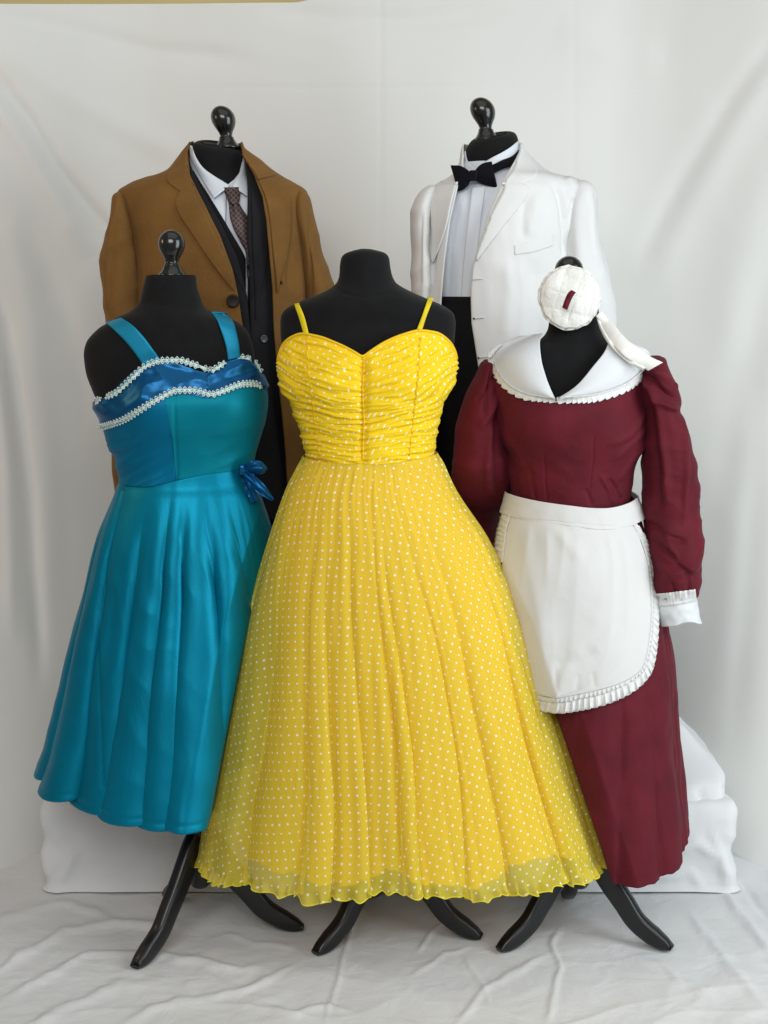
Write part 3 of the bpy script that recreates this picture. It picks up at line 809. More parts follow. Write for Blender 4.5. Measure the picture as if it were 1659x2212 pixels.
# ================================================================== the white dinner jacket outfit (back right)
def man_white():
    cx = W(1075, 600, YM)[0]; c = (cx, YM)
    rows = [(291, 1034, 1096, .030), (293, 1024, 1105, .042), (298, 1016, 1113, .050), (308, 1009, 1118, .056), (322, 1005, 1121, .059), (340, 1004, 1124, .060), (368, 1006, 1128, .064), (395, 985, 1150, .075), (420, 940, 1220, .09),
            (450, 915, 1250, .10), (520, 920, 1215, .115), (640, 930, 1200, .115), (760, 940, 1190, .105), (930, 930, 1195, .10)]
    def slant(L):
        return 0*L['px']
    root, LT = form('tall dress form with black ball finial inside the white dinner jacket', rows, YM, c, feet_around(c, .20, 200), STEP_Z, tilt=(.24, .20, 291))
    finial(root, 1042.5, 238, 26.5, YM, (-.18, 0))
    # shirt
    sh = empty('dress_shirt', (cx, YM, 1.2), 'white wing collar shirt with front placket under a black bow tie', 'shirt')
    srows = [(352, 1000, 1128, .066), (380, 992, 1140, .074), (410, 950, 1190, .095), (450, 910, 1240, .118), (520, 912, 1222, .130), (645, 925, 1205, .130), (720, 932, 1198, .12)]
    LS = loft(srows, YM, 90, 130)
    d = .004*noise(LS['px']*.03, LS['py']*.010, 3) - .005*crease(LS['px'], LS['py'], [(985, 420), (972, 500), (965, 600), (960, 650)], 6)
    put('shirt_front', displaced(LS, d), M['white_shirt'], sh, solid=.0012)
    bS = bvh_of(loft(srows, YM, 60, 80)); bN = bvh_of(loft(rows, YM, 80, 90), loft(srows, YM, 60, 80))
    P = patch([(1019, 404), (1014, 450), (1006, 520), (1000, 580), (996, 645)], [(1048, 402), (1042, 450), (1034, 520), (1028, 580), (1022, 645)], 50, 8, bS, .005, YM)
    put('placket', P, M['white_shirt'], sh, solid=.003)
    P = patch([(1005, 326), (1007, 340), (1015, 355), (1030, 368)], [(1000, 330), (999, 352), (1005, 370), (1024, 384)], 24, 8, bN, lambda s, t: .008 + .002*s, YM, relax=2)
    put('collar', P, M['white_shirt'], sh, solid=.0022)
    P = patch([(1119, 304), (1104, 317), (1083, 330), (1062, 341), (1043, 354), (1028, 369)], [(1126, 319), (1111, 339), (1090, 356), (1066, 368), (1045, 376), (1028, 384)], 34, 10, bN, lambda s, t: .008 + .002*s, YM, relax=3)
    put('collar', P, M['white_shirt'], sh, solid=.0022)
    # bow tie
    bt = empty('bow_tie', (W(1020, 378, YM - .09)), 'black velvet bow tie with strap round the white collar', 'bow tie')
    yb = YM - .088
    def wing(o):
        A = poly(o[0], 26); B = poly(o[1], 26); t = np.linspace(0, 1, 20)[None, :, None]
        G = A[:, None]*(1-t) + B[:, None]*t
        s_, t_ = np.meshgrid(np.linspace(0, 1, 26), np.linspace(0, 1, 20), indexing='ij')
        pts = []
        for sg in (1, -1):
            Y = yb - .004 - sg*(.013*np.sqrt(np.clip(np.sin(np.pi*np.clip(s_*.93+.03, 0, 1)), 0, 1))*(.55 + .45*np.sin(np.pi*t_)) + .0018*np.sin(t_*16)*np.exp(-s_*2.2))
            pts.append(W(G[..., 0], G[..., 1], Y))
        J = Join()
        J.add(pts[0], grid_faces(26, 20)); J.add(pts[1], grid_faces(26, 20))
        J.build('wing', M['velvet'], bt)
    wing(([(1016, 372), (1005, 363), (988, 357), (973, 357)], [(1018, 388), (1010, 402), (998, 411), (989, 413.5)]))
    wing(([(1024, 371), (1036, 357), (1048, 351), (1062, 348.5)], [(1024, 388), (1042, 398), (1060, 403), (1075, 406)]))
    V, F = rounded_box(0, 1, 0, 1, 0, 1, .3, 10)[:2]
    V = np.array(V); p = W(1020, 379, yb - .012)
    V = (V - .5)*np.array([.022, .018, .024]) + p; V[:, 0] += (V[:, 2]-p[2])*.2
    mesh('knot', V, F, M['velvet'], bt)
    P = patch([(1062, 357), (1085, 346), (1108, 336), (1124, 320)], [(1064, 376), (1086, 365), (1106, 358), (1124, 332)], 24, 6, bN, .0125, YM)
    put('neck_strap', P, M['velvet'], bt, solid=.002)
    # trousers with high waist
    tr = empty('trousers', (cx, YM, .3), 'black high-waisted trousers below the white shirt front', 'trousers')
    trows = [(640, 925, 1208, .148), (700, 922, 1210, .152), (900, 918, 1215, .148), (1100, 912, 1222, .14), (1180, 912, 1222, .12)]
    L = loft(trows, YM, 60, 100); put('waist', displaced(L, .003*noise(L['px']*.03, L['py']*.01, 4)), M['blackcloth'], tr, solid=.002)
    for xl, xr in ((914, 1066), (1064, 1220)):
        L = loft([(1170, xl, xr, .09), (1400, xl + 12, xr - 12, .075), (1560, xl + 20, xr - 20, .07)], YM, 40, 50)
        put('trouser_leg', displaced(L, .006*noise(L['px']*.02, L['py']*.03, xl)), M['blackcloth'], tr, solid=.002)
    # dinner jacket
    dj = empty('dinner_jacket', (cx, YM, .9), 'open white dinner jacket with notched lapels and black bow tie above', 'jacket')
    jr = [(310, 1003, 1126, .060), (325, 999, 1133, .064), (350, 994, 1156, .080), (374, 984, 1192, .104), (386, 968, 1240, .122), (398, 946, 1266, .132), (412, 924, 1276, .142), (436, 908, 1278, .150),
          (480, 908, 1262, .164), (540, 912, 1240, .172), (650, 912, 1232, .174), (800, 905, 1240, .168), (950, 890, 1256, .17), (1100, 878, 1272, .175)]
    def oL(y): return np.interp(y, [310, 340, 370, 400, 482, 573, 645, 800, 1100], [1002, 1000, 1000, 986, 966, 956, 951, 946, 930])
    def oR(y): return np.interp(y, [310, 330, 360, 400, 466, 540, 580, 628, 694, 762, 810, 900, 1100], [1124, 1119, 1102, 1077, 1046, 1023, 1013, 1009, 1011, 1021, 1028, 1044, 1075])
    LJ = loft(jr, YM, 240, 260, opening=(oL, oR)); bJ = bvh_of(loft(jr, YM, 130, 150, opening=(oL, oR)))
    px, py = LJ['px'], LJ['py']; fr = LJ['front']
    d = .004*noise(px*.012, py*.005, 1) + .0012*noise(px*.05, py*.02, 6)
    for pts, w, a in [([(1126, 430), (1118, 480), (1112, 525)], 8, -.004), ([(1150, 420), (1140, 470), (1126, 520)], 10, .004), ([(1180, 400), (1195, 430), (1205, 480), (1207, 560)], 8, -.011), ([(1215, 385), (1225, 410), (1222, 440)], 9, .006),
                      ([(1080, 560), (1085, 640), (1078, 740)], 16, .006), ([(1140, 560), (1150, 660), (1140, 760)], 18, -.006), ([(1110, 560), (1118, 640), (1112, 760)], 12, .004), ([(1260, 396), (1232, 420), (1212, 500), (1206, 560)], 4, -.004),
                      ([(928, 420), (932, 480), (936, 560), (934, 640)], 5, -.006)]:
        d = d + 1.0*a*crease(px + 5*noise(px*.02, py*.02, 2), py, pts, w)*fr
    put('jacket_body', displaced(LJ, d), M['ivory'], dj, solid=.0035)
    def sleeve(rows, y0, seed, cr=()):
        L = loft(rows, y0, 170, 110)
        d = .004*noise(L['px']*.02, L['py']*.008, seed) + .003*ridge(L['px']*.012 + L['py']*.006, L['py']*.010, seed + 2)*smooth(450, 560, L['py'])
        for pts, w, a in cr: d = d + a*crease(L['px'], L['py'], pts, w)*L['front']
        put('sleeve', displaced(L, d), M['ivory'], dj, caps='tb')
    sleeve([(402, 926, 942, .03), (408, 916, 946, .05), (420, 905, 944, .062), (440, 895, 940, .076), (462, 887.5, 938, .082), (520, 887, 936, .086), (560, 888, 935, .086), (622, 890.5, 936, .084), (700, 892, 938, .08), (900, 890, 934, .07), (1020, 890, 930, .066)], YM - .015, 3,
           [([(910, 450), (904, 540), (905, 640)], 7, -.006)])
    sleeve([(390, 1238, 1262, .03), (396, 1228, 1272, .05), (406, 1220, 1284, .064), (424, 1214, 1290.5, .076), (450, 1210, 1291.5, .082), (480, 1208, 1291.5, .086), (515, 1206, 1299, .088), (580, 1205, 1312, .09), (661, 1212, 1325, .088), (697, 1216, 1328, .086), (800, 1222, 1334, .08), (1000, 1232, 1330, .07), (1060, 1236, 1326, .066)], YM - .03, 8,
           [([(1272, 402), (1284, 440), (1296, 520), (1308, 600)], 6, -.005), ([(1240, 420), (1232, 480), (1240, 560), (1250, 640)], 12, .006), ([(1270, 430), (1268, 500), (1282, 580)], 9, .004)])
    def roll(A, B, nm, lift=.006, edge=.005, relax=3, n=70, m=22):
        P = patch(A, B, n, m, bJ, lambda s, t: edge + lift*np.exp(-(t/.22)**2) + .002*np.sin(np.pi*t), YM, relax=relax)
        return put(nm, P, M['ivory'], dj, solid=.004)
    roll([(1079, 396), (1062, 428), (1046, 466), (1023, 540), (1014, 578)], [(1127, 396), (1146, 409), (1138, 424), (1090, 485), (1021, 574)], 'lapel')
    roll([(1122, 311), (1118, 332), (1103, 358), (1090, 378), (1078, 397)], [(1127, 313), (1142, 335), (1157, 352), (1160, 372), (1127, 397)], 'collar', lift=.008)
    roll([(985, 400), (975, 440), (966, 482), (950, 530), (935, 567)], [(948, 396), (930, 414), (931, 460), (934, 510), (933, 560)], 'lapel')
    roll([(1001, 334), (999, 352), (1000, 372), (986, 399)], [(999, 338), (992, 358), (974, 383), (948, 396)], 'collar', lift=.006)
    # breast pocket welt and buttonholes
    P = patch([(1110, 530), (1150, 521), (1195, 508)], [(1112, 551), (1150, 545), (1196, 531)], 26, 8, bJ, .0020, YM, relax=1)
    put('breast_pocket', P, M['ivory'], dj, solid=.0014)
    for a, b in [((1018, 604.5), (1042, 602)), ((1023.5, 688), (1045.5, 686)), ((1033.5, 773), (1057, 770))]:
        p = onto(np.linspace(a[0], b[0], 8), np.linspace(a[1], b[1], 8), bJ, .0055, YM)
        V, F = tube(p, .0013, 6); mesh('buttonhole', V, F, M['lace'], dj)
        V, F = lathe([(0, -.001), (.0022, -.001), (.0022, .001), (0, .0012)], 10); V = V.reshape(-1, 3)[:, [0, 2, 1]]
        mesh('buttonhole_eye', V + p[0] + np.array([0, -.0012, 0]), F, M['button'], dj)
    p = onto(np.array([951., 957]), np.array([396., 393]), bJ, .012, YM); V, F = tube(p, .0016, 6); mesh('buttonhole', V, F, M['grey_button'], dj)
man_white()

# ================================================================== the yellow dress (front centre)
YY = -.04
SK_Y = [(978, 658, 942, .098, .095), (990, 655, 948, .102, .098), (1055, 624, 978, .128, .12), (1161, 587, 1048, .160, .145), (1319, 541, 1126, .19, .17), (1495, 506, 1182, .212, .19), (1670, 473, 1240, .235, .205), (1805, 450, 1286, .252, .215), (1925, 433, 1322, .265, .225)]

def yellow_dress():
    f1, f2 = floor_pt(680, 2066), floor_pt(1041, 2030)
    c, feet = tripod_from_front(f1, f2)
    rows = [(538, 778, 802, .020), (541, 762, 818, .032), (547, 746, 833, .044), (557, 737, 841, .050), (575, 734, 843, .054), (592, 733, 846, .056), (608, 729, 853, .060), (620, 718, 868, .066), (632, 696, 892, .074), (645, 664, 922, .083), (658, 634, 952, .088), (667, 618, 968, .088),
            (680, 608, 981, .085), (696, 605.5, 984, .082), (730, 607, 982, .086), (765, 614, 976, .094, .085), (800, 622, 966, .105, .09), (860, 642, 946, .105, .09), (930, 662, 930, .095, .09), (985, 672, 925, .092, .09), (1080, 640, 960, .11, .11), (1200, 640, 965, .11, .11)]
    root, LT = form('black dress form with bare domed neck and no finial wearing the yellow dress', rows, YY, c, feet, 0,
                    disp=lambda L: -.0022*crease(L['px'], L['py'], [(718, 618), (745, 634), (790, 642), (835, 634), (862, 616)], 2.2, False)*L['front'] + .0012*noise(L['px']*.03, L['py']*.03, 3))
    # raised fabric knot on the neck cap
    dress = empty('yellow_dress', (c[0], c[1], .13), 'yellow polka dot strapless-style dress with thin straps, ruched bodice and full sheer skirt', 'dress')
    brow = [(700, 606, 983, .088, .085), (735, 607, 982, .095, .085), (783, 601, 985, .116, .088), (835, 611, 972, .126, .09), (865, 629, 955, .122, .09), (909, 645, 947, .110, .09), (953, 658, 938, .102, .092), (992, 664, 932, .100, .094)]
    neck = line_fn([(598, 790), (603, 772), (612, 747), (622, 734), (637, 724), (655, 718), (690, 723), (735, 740), (770, 758), (784, 765), (798, 757), (832, 735), (870, 719), (904, 711), (940, 716), (962, 730), (978, 752), (985, 775), (988, 790)], back=800)
    waist = line_fn([(650, 984), (700, 988), (784, 990), (850, 988), (945, 978)], back=975)
    th = np.linspace(0, 2*np.pi, 460, endpoint=False)
    L = loft2(brow, YY, 260, th, neck, waist, closed=True, grow=.000)
    px, py, fr = L['px'], L['py'], L['S'] > -.2
    # bust
    bust = .018*np.exp(-(((px - 715)/62)**2 + ((py - 815)/58)**2)) + .018*np.exp(-(((px - 880)/62)**2 + ((py - 808)/58)**2)) - .006*np.exp(-((px - 785)/14)**2)*smooth(760, 790, py)*smooth(900, 840, py)
    # gathers: run across, drooping to the centre seam
    dx = np.abs(px - 786.)
    sag = np.where(px < 786, .30, .38)*dx*smooth(960, 790, py) + .04*dx
    yy = py + sag + 10*noise(px*.012, py*.012, 3.3)
    g1 = ridge(px*.0085, yy*.058, 1.3); g2 = noise(px*.016, yy*.115, 5.1); g3 = ridge(px*.012 + 5, yy*.030, 8.8)
    seam = np.zeros_like(px)
    for sx, w in ((786, 9), (668, 12), (905, 12)): seam = np.maximum(seam, np.exp(-((px - sx - (py-850)*(.0 if sx == 786 else .16*np.sign(786-sx)))/w)**2))
    topk = smooth(2, 22, py - neck(px, L['S']))
    gat = (.0032*ridge(px*.010, yy*.085, 1.3) + .0022*g2 + .0020*g3 + .0018*ridge(px*.02, yy*.16, 2.7) + .0012*g1)*topk
    pin = .0016*np.sin(yy*.62)*seam*topk
    rim = .0016*np.exp(-((py - neck(px, L['S']) - 3)/4)**2)
    off = bust + gat*(1 - .35*seam) + pin - .004*seam*(np.abs(px-786) < 40) + rim
    # edge ruffling seen in outline
    off = off + .0022*noise(0*px, py*.09, 4.4)*smooth(.25, .0, np.abs(L['S']))*topk
    L0 = dict(L); smoothV = L['V'].copy()
    L = displaced(L, off)
    du = np.linalg.norm(np.diff(smoothV, axis=1, append=smoothV[:, :1]), axis=-1); cu = np.cumsum(du, 1); dv = np.linalg.norm(np.diff(smoothV, axis=0, prepend=smoothV[:1]), axis=-1); cv = np.cumsum(dv, 0)
    uv = np.stack([cu*1.05, cv*1.12 + .0035*g2 + .004*g3], -1)
    uvr = np.stack([uv[..., 0]*.8 - uv[..., 1]*.6, uv[..., 0]*.6 + uv[..., 1]*.8], -1)
    put('bodice', L, M['yellow_bodice'], dress, uv=uvr)
    bB = bvh_of(L)
    # piping along the neckline, centre seam
    sel = np.where(L['S'][0] > -.05)[0]; sel = sel[np.argsort(L['px'][0, sel])]
    p = L['V'][1, sel] + np.array([0, -.001, 0])
    for q in range(4): p[1:-1] = (p[:-2] + p[1:-1] + p[2:])/3
    V, F = tube(p, .0028, 8); mesh('neckline_piping', V, F, M['yellow_trim'], dress)
    ysx = np.linspace(768, 992, 90); p = onto(785 + 1.2*np.sin(ysx*.05), ysx, bB, .0022, YY); V, F = tube(p, .0019 + .0003*np.sin(ysx*.9), 8); mesh('centre_seam', V, F, M['yellow_trim'], dress)
    for x0, x1 in ((663, 690), (908, 884)):
        yq = np.linspace(728, 985, 80); xq = np.interp(yq, [728, 800, 985], [x0, x0 + (x1-x0)*.12, x1])
        p = onto(xq + 1.5*np.sin(yq*.31), yq, bB, .0004, YY); V, F = tube(p, .0017 + .0006*np.sin(yq*.8), 6); mesh('side_seam', V, F, M['yellow_trim'], dress)
    # straps
    bT = bvh_of(loft(rows, YY, 100, 100), L)
    for A, B in (([(636, 658), (646, 686), (656, 721)], [(646, 656), (658, 686), (667, 721)]), ([(925, 643), (914, 676), (900, 713)], [(936, 646), (922, 680), (911, 714)])):
        P = patch(A, B, 40, 7, bT, lambda s, t: .003 + .002*np.sin(np.pi*t), YY, relax=2)
        put('strap', P, M['yellow_strap'], dress, solid=.002)
        # the strap goes on over the shoulder
        a0, b0 = P['V'][0, 0], P['V'][0, -1]; q = []
        for k in np.linspace(0, 1, 16):
            q.append([a0 + np.array([0, .15*k, .006*math.sin(k*2.2) - .045*k*k]), b0 + np.array([0, .15*k, .006*math.sin(k*2.2) - .045*k*k])])
        q = np.array(q); put('strap_back', dict(V=q, closed=False), M['yellow_strap'], dress, solid=.002)
    # skirts
    hem_px = [434, 526, 640, 700, 782, 872, 910, 1020, 1088, 1206, 1256, 1302]
    hb = [math.acos(max(-1, min(1, (x - 868)/437.))) for x in hem_px] + [2*math.pi - a for a in np.linspace(.18, math.pi - .12, 14)]
    def bot(px, S): return 1866 - 30*np.maximum(S, 0)**1.5 + 8*np.sin(px*.02)*np.maximum(S, 0) - 8*smooth(1100, 1300, px)
    top = line_fn([(650, 984), (700, 988), (784, 990), (850, 988), (945, 978)], back=975)
    nu = 1300
    th = np.linspace(0, 2*np.pi, nu, endpoint=False)
    # inner lining
    hb2 = [math.acos(max(-1, min(1, (x - 868)/437.))) for x in [445, 500, 560, 625, 700, 760, 830, 880, 940, 1000, 1060, 1120, 1180, 1240, 1290]] + [2*math.pi - a for a in np.linspace(.2, math.pi - .2, 12)]
    LI = loft2(SK_Y, YY, 120, np.linspace(0, 2*np.pi, 560, endpoint=False), top, lambda px, S: bot(px, S) - 15 - 36*np.exp(-((px - 1170)/85)**2) - 20*np.exp(-((px - 820)/45)**2) + 5*np.sin(px*.05), closed=True, grow=-.008)
    v = LI['t']; ctr = LI['V'].mean(1, keepdims=True)
    LI['V'][..., :2] = ctr[..., :2] + (LI['V'][..., :2] - ctr[..., :2])*(1 - smooth(.0, .55, v)*(.075 + .17*smooth(-.25, -.95, np.cos(LI['th']))))[..., None]
    LI = apply_folds(LI, hb2, .004 + .018*v**1.2, .012*v, seed=21)
    put('lining', LI, M['lining'], dress)
    # sheer outer skirt, gathered
    L = loft2(SK_Y, YY, 250, th, top, bot, closed=True, grow=.003)
    v = L['t']
    gather = .0034*ridge(L['th']*9, v*.6, 2)*np.exp(-v*5)*smooth(0, .03, v) + .0010*noise(L['th']*30, v*1.5, 4)*np.exp(-v*5)*smooth(0, .03, v)
    L = apply_folds(L, hb, .0005 + .032*v**1.5, .027*v**1.4, seed=11, sub=.05, rnd=.55, noisy=.20, wander=.10)
    back = int(nu*.75); Vq = np.concatenate([np.roll(L['V'], -back, 1), L['V'][:, back:back+1]], 1)
    # the dots lie on the flat cloth: polar development of the flared skirt by true lengths
    du = np.linalg.norm(np.diff(Vq, axis=1), axis=-1); cu = np.concatenate([np.zeros((len(du), 1)), np.cumsum(du, 1)], 1); tot = cu[:, -1:]
    fr_ = cu/tot
    for q in range(160): fr_[1:-1] = (fr_[:-2] + 2*fr_[1:-1] + fr_[2:])/4
    for q in range(80): tot[1:-1] = (tot[:-2] + tot[1:-1] + tot[2:])/3
    vv = np.broadcast_to(np.linspace(0, 1, len(du))[:, None], cu.shape); slant = .93
    kk = float((tot[-12] - tot[0])/(2*np.pi*slant*.95)); rho = float(tot[0])/(2*np.pi*kk) + vv*slant
    ph = (fr_ - .5)*2*np.pi*kk*(tot/(2*np.pi*kk*rho))
    uv = np.stack([rho*np.sin(ph), rho*np.cos(ph)], -1)
    Vv = L['V']; ctr = Vv.mean(1, keepdims=True); R = Vv - ctr; R[..., 2] = 0; R /= np.linalg.norm(R, axis=-1, keepdims=True)
    rip = smooth(.965, 1.0, v)
    Vv = Vv + R*(gather + rip*.006*np.sin(L['th']*150 + 4*noise(L['th']*12, 0, 3)) + .0015*noise(L['th']*14, v*6, 6))[..., None]
    Vv[..., 2] += rip*(.0035*np.sin(L['th']*118 + 5*noise(L['th']*9, 0, 7)) + .006*noise(L['th']*10, 0, 5.5))
    L['V'] = Vv
    back = int(nu*.75); L['V'] = np.concatenate([np.roll(L['V'], -back, 1), L['V'][:, back:back+1]], 1); L['closed'] = False
    a = math.radians(12); uv = np.stack([uv[..., 0]*math.cos(a) - uv[..., 1]*math.sin(a), uv[..., 0]*math.sin(a) + uv[..., 1]*math.cos(a)], -1)
    put('skirt', L, M['yellow'], dress, uv=uv)
    V, F = tube(L['V'][-1, ::1], .0013, 5); mesh('hem_edging', V, F, M['hem'], dress)
yellow_dress()

# room that the yellow skirt leaves its neighbours
def clear_of_yellow(V, side, m=-.004):
    Z = V[..., 2]; shp = Z.shape
    zz = W(np.full(len(SK_Y), CX), np.array([r[0] for r in SK_Y], float), YY)[:, 2][::-1]
    xl = np.array([W(r[1], r[0], YY)[0] for r in SK_Y])[::-1]; xr = np.array([W(r[2], r[0], YY)[0] for r in SK_Y])[::-1]; rb = np.array([r[4] for r in SK_Y])[::-1]
    f = lambda a: np.interp(Z.ravel(), zz, a).reshape(shp)
    XL, XR, RB = f(xl), f(xr), f(rb); c = (XL + XR)/2; r = (XR - XL)/2
    inz = smooth(zz[-1] + .02, zz[-1] - .06, Z)
    dy = np.clip((V[..., 1] - YY)/RB, 0, 1); lim = r*np.sqrt(1 - dy**2)
    X = V[..., 0]
    if side < 0: over = X - (c - lim - m)
    else: over = (c + lim + m) - X
    ov = np.maximum(over, 0)*inz
    V = V.copy(); V[..., 0] += (ov if side > 0 else -ov)*.985
    nr = np.maximum(over + .05, 0)*inz*(V[..., 1] < YY + .05)
    V[..., 1] += np.minimum(.55*nr + 4*nr**2, np.maximum(YY + .06 - V[..., 1], 0)*.8)
    return V

# ================================================================== the teal dress (front left)
YB = .02
def teal_dress():
    f1, f2 = floor_pt(290, 2096), floor_pt(656, 2010)
    c, feet = tripod_from_front(f1, f2)
    rows = [(594, 318, 420, .045), (597, 314, 423, .052), (612, 311, 425, .054), (635, 306, 430, .057), (652, 302, 435, .062), (664, 293, 442, .068), (674, 280, 460, .075), (684, 258, 488, .082), (694, 240, 510, .086), (706, 218, 527, .088), (722, 199, 538, .088), (742, 187, 545, .088),
            (765, 182, 549, .088), (800, 186, 552, .092), (840, 199, 550, .098), (870, 213, 552, .10), (920, 236, 552, .10), (980, 258, 540, .092), (1030, 262, 538, .092), (1100, 245, 560, .11), (1230, 245, 560, .11)]
    root, LT = form('black dress form with ball finial wearing the teal satin dress', rows, YB, c, feet, 0,
                    disp=lambda L: -.0022*crease(L['px'], L['py'], [(296, 648), (330, 655), (368, 658), (405, 656), (440, 650)], 2.2, False)*L['front'] + .0012*noise(L['px']*.03, L['py']*.03, 3))
    finial(root, 370.6, 525.5, 29, YB, (.0, 0))
    dress = empty('teal_dress', (c[0], c[1], .3), 'teal satin dress with royal blue top band, pearl trim and wide straps', 'dress')
    brow = [(740, 186, 560, .095, .088), (800, 190, 563, .108, .088), (838, 200, 569, .120, .09), (867, 207, 572, .126, .09), (908, 221, 569, .122, .09), (940, 236, 559, .112, .09), (984, 250, 547, .102, .09), (1024, 260, 543, .098, .092), (1045, 262, 545, .10, .095)]
    t1 = [(196, 872), (206, 867), (222, 860), (250, 849), (272, 829), (291, 811), (314, 791), (349, 779), (385, 778), (420, 788), (445, 797), (458, 800), (472, 792), (493, 779), (525, 772), (545, 778), (555, 789), (564, 806), (575, 812)]
    t2 = [(210, 925), (228, 920), (264, 908), (300, 887), (343, 861), (385, 843), (420, 843), (445, 850), (458, 852), (475, 847), (493, 840), (528, 829), (550, 829), (566, 836), (580, 842)]
    wa = [(240, 1042), (262, 1041), (326, 1040), (396, 1024), (455, 1013), (520, 1006), (560, 1002)]
    f_t1, f_t2, f_w = line_fn(t1, 850), line_fn(t2, 900), line_fn(wa, 1010)
    seam_th = math.acos((396 - 403)/160.)
    def bust(px, py): return .020*np.exp(-(((px - 345)/66)**2 + ((py - 872)/58)**2)) + .022*np.exp(-(((px - 505)/55)**2 + ((py - 862)/58)**2))
    def panel(nm, a0, a1, nu, mat, seed, side):
        L = loft2(brow, YB, 130, np.linspace(a0, a1, nu), f_t1, f_w, grow=.003)
        px, py = L['px'], L['py']; off = bust(px, py)*(L['S'] > 0)
        if side:
            wr = ridge(px*.006 - py*.002, (py + .55*px)*.022, seed); off = off + .0062*np.maximum(wr, -.4)*smooth(395, 330, px)*smooth(900, 960, py)*1.2
            off = off + .0022*noise(0*px, py*.09, 3)*smooth(300, 240, px)*smooth(900, 950, py)
        else:
            off = off + .0026*ridge(px*.008, (py + .35*px)*.018, seed)*smooth(880, 940, py)
        off = off - .002*np.exp(-((px - 396)/4)**2)
        put(nm, displaced(L, off), mat, dress); return L
    A = panel('front_panel', -.35, seam_th, 190, M['teal_green'], 3, False)
    B = panel('side_panel', seam_th, math.pi + .5, 190, M['teal_dark'], 6, True)
    panel('back_panel', math.pi + .5, 2*math.pi - .35, 60, M['teal_dark'], 8, False)
    # royal blue band
    L = loft2(brow, YB, 46, np.linspace(-.3, math.pi + .3, 330), f_t1, f_t2, grow=.0055)
    px, py = L['px'], L['py']
    d = bust(px, py)*(L['S'] > 0) + .0045*ridge(px*.012 + py*.006, (py - .35*(px - 300)*np.where(px > 460, -1, 1))*.022, 3)*smooth(0, .2, L['t'])*smooth(1, .8, L['t']) + .0015*noise(px*.05, py*.05, 3)
    put('top_band', displaced(L, d), M['royal'], dress)
    bB = bvh_of(A, B, L)
    # pearl trims
    def trim(pts, nm):
        pts = [q for q in pts if 205 < q[0] < 568]
        n = 230; P = poly(pts, n); p3 = onto(P[:, 0], P[:, 1], bB, .0045, YB)
        T = np.gradient(p3, axis=0); T /= np.linalg.norm(T, axis=1)[:, None]
        Nn = np.array([np.array(bB.find_nearest(Vector(p))[1]) for p in p3]); Nn = np.where(Nn[:, 1:2] > 0, -Nn, Nn)
        for k in range(6): Nn[1:-1] = (Nn[:-2] + Nn[1:-1] + Nn[2:])/3
        Nn /= np.linalg.norm(Nn, axis=1)[:, None]
        Bn = np.cross(Nn, T)
        J = Join(); h = .0036
        strip = np.stack([p3 - Bn*h, p3 - Bn*h*.5 + Nn*.0018, p3 + Nn*.001, p3 + Bn*h*.5 + Nn*.0018, p3 + Bn*h], 1)
        J.add(strip, grid_faces(n, 5))
        s = np.concatenate([[0], np.cumsum(np.linalg.norm(np.diff(p3, axis=0), axis=1))])
        sV, sF = lathe([(0, 1), (.5, .85), (.86, .5), (1, 0), (.86, -.5), (.5, -.85), (0, -1)], 8)
        sV = sV.reshape(-1, 3)
        Jq = Join()
        pos = np.arange(.004, s[-1], .0105)
        for i, q in enumerate(pos):
            at = lambda A_, q=q: np.array([np.interp(q, s, A_[:, k]) for k in range(3)])
            P0, T0, B0, N0 = at(p3), at(T), at(Bn), at(Nn)
            for sg in (1, -1):
                for (du, dv, r) in ((0, .0088, .0021), (-.0024, .0066, .0018), (.0024, .0066, .0018)):
                    J.add(sV*r*.74 + P0 + T0*du + B0*sg*dv*.78 + N0*.0010, sF)
            Rm = np.stack([T0*.0032, B0*.0017, N0*.0010]); 
            Jq.add((sV @ Rm) + P0 + N0*.0022 + T0*.0050 + B0*.0004*math.sin(i*2.1), sF)
        o = J.build(nm, M['trim'], dress)
        Jq.build('sequins', M['sequin'], o)
    trim(t1, 'pearl_trim'); trim(t2, 'pearl_trim')
    # straps
    bT = bvh_of(loft(rows, YB, 110, 100), A, B)
    for Aa, Bb, dirx in (([(229, 697), (250, 716), (275, 742), (300, 775), (311, 793)], [(262, 687), (283, 700), (308, 725), (332, 757), (347, 778)], -.02), ([(456, 675), (468, 690), (479, 718), (488, 748), (493, 778)], [(484, 677), (500, 690), (510, 716), (516, 744), (519, 772)], .02)):
        P = patch(Aa, Bb, 50, 10, bT, lambda s, t: .0034 - .0028*smooth(.75, 1, s), YB, relax=2)
        put('strap', P, M['teal_strap'], dress, solid=.0022)
        a0, b0 = P['V'][0, 0], P['V'][0, -1]
        q = np.array([[a0*(1-t) + b0*t + np.array([0, .15*k, .006*math.sin(k*2.2) - .05*k*k]) for t in np.linspace(0, 1, 4)] for k in np.linspace(0, 1, 14)])
        put('strap_back', dict(V=q, closed=False), M['teal_strap'], dress, solid=.0022)
    # skirt
    SK = [(1000, 262, 543, .100, .096), (1040, 259, 550, .106, .10), (1062, 252, 558, .116, .11), (1159, 216, 588, .140, .13), (1269, 193, 612, .158, .145), (1363, 174, 628, .172, .155), (1472, 155, 646, .188, .165), (1581, 135, 662, .202, .172), (1650, 120, 674, .210, .176), (1800, 92, 694, .226, .185)]
    hem_px = [96, 154, 252, 342, 400, 500, 590]
    hb = [math.acos(max(-.999, min(.999, (x - 386)/299.))) for x in hem_px] + [2*math.pi - a for a in np.linspace(.25, math.pi - .15, 9)]
    th = np.linspace(0, 2*np.pi, 900, endpoint=False)
    L = loft2(SK, YB, 200, th, f_w, lambda px, S: 1650 + 46*np.maximum(S, 0) + 0*px, closed=True, grow=.002)
